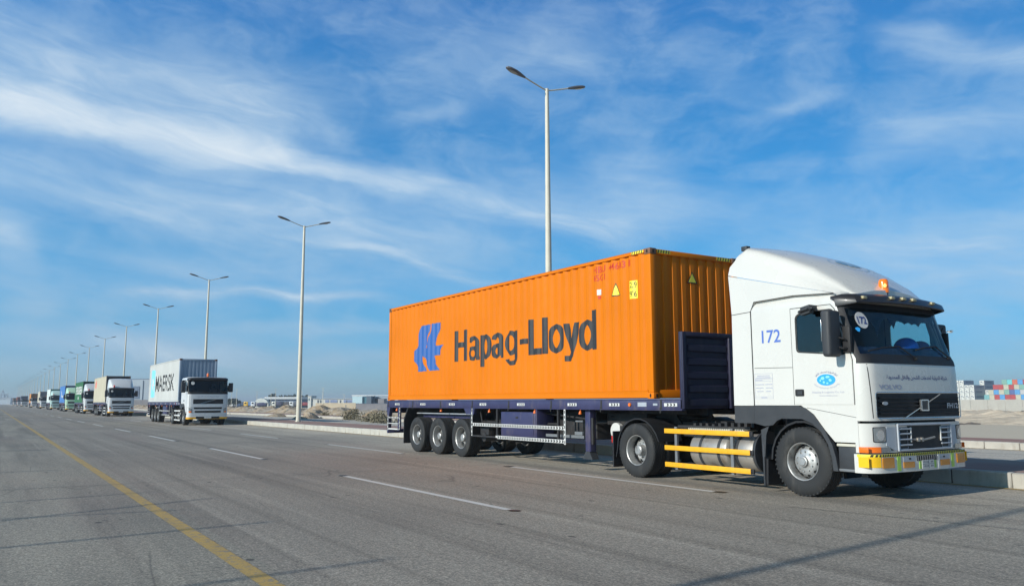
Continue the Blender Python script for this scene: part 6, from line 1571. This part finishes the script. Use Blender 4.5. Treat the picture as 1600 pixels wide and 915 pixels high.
# far left: harbour cranes and low buildings on the horizon
def mastc(px, dp, yt_, lb):
    t = bthing('harbour_crane', lb, 'crane', px, dp, 'harbour cranes on the horizon'); H = zt(px, yt_, dp); m = mat('hazy_steel', (.20, .24, .28), .8)
    mb = MB()
    for s in (-1, 1): mb.tube([(s * 3, 0, 0), (s * 2, 0, H * .7), (0, 0, H)], .5, 6); mb.tube([(s * 3, 8, 0), (s * 2, 8, H * .7)], .5, 6)
    for z in (.25, .5, .7): mb.tube([(-2.6, 0, H * z), (2.6, 0, H * z)], .35, 6)
    mb.build('tower', m, t); jb = MB(); jb.tube([(-6, 0, H * .62), (8, 0, H * .78)], .4, 6); jb.build('boom', m, t)
mastc(3.5, 1100, 609, 'small hazy harbour crane at the left edge of the horizon'); mastc(9, 1250, 615, 'fainter harbour crane just right of the leftmost one')
for px, w_, y, lb in ((12, 7, 621.5, 'hazy low building left of the farthest truck'), (2, 6, 623, 'hazy low building at the left edge')):
    t = bthing('distant_building', lb, 'building', px, 1000); block(t, 'wall', px - w_, px + w_ * .6, y, 1000, M['gwall'], 30); block(t, 'roof', px - w_, px + w_ * .6, y - .5, 999, M['roofw'], 31, z0=zt(px, y, 1000))
# gull
c = at(1484.5, 518.5, 55); t = thing('seagull', 'small pale gull gliding to the right of the cab', 'bird', c, YAW)
mb = MB(); mb.lathe([(0, -.2), (.03, -.16), (.055, -.02), (.045, .1), (.02, .18), (0, .24)], (0, 0, 0), 'X', 12); mb.build('body', mat('gull_white', (.55, .56, .55), .8), t)
for s in (-1, 1):
    w_ = MB(); q = [(-.06, 0, .02), (.06, 0, .02), (.05 + .0, s * .22, .11), (-.09, s * .2, .11), (-.02, s * .48, .03), (-.08, s * .46, .03)]; w_.add(q + [(x, y, z - .012) for x, y, z in q], [(0, 1, 2, 3), (3, 2, 4, 5), (6, 9, 8, 7), (9, 11, 10, 8), (1, 7, 8, 2), (2, 8, 10, 4), (0, 3, 9, 6), (3, 5, 11, 9), (5, 4, 10, 11)]); w_.build('wing', mat('gull_grey', (.2, .22, .24), .8), t, smooth=None)

# pale air over the desert
def haze(dens):
    m = bpy.data.materials.new('haze'); m.use_nodes = True; t = NT(m.node_tree); t.n.clear(); v = t.new('ShaderNodeVolumePrincipled'); v.inputs['Density'].default_value = dens
    v.inputs['Color'].default_value = (.80, .88, .96, 1); v.inputs['Anisotropy'].default_value = .2; o_ = t.new('ShaderNodeOutputMaterial'); t.l.new(v.outputs[0], o_.inputs['Volume'])
    mb = MB(); mb.box(-8100, 4100, -6100, 7100, -2.6, 22); o = mb.build('haze', m, smooth=None); tag(o, 'pale haze over the flat ground', 'haze', kind='stuff'); return o
haze(HAZE)
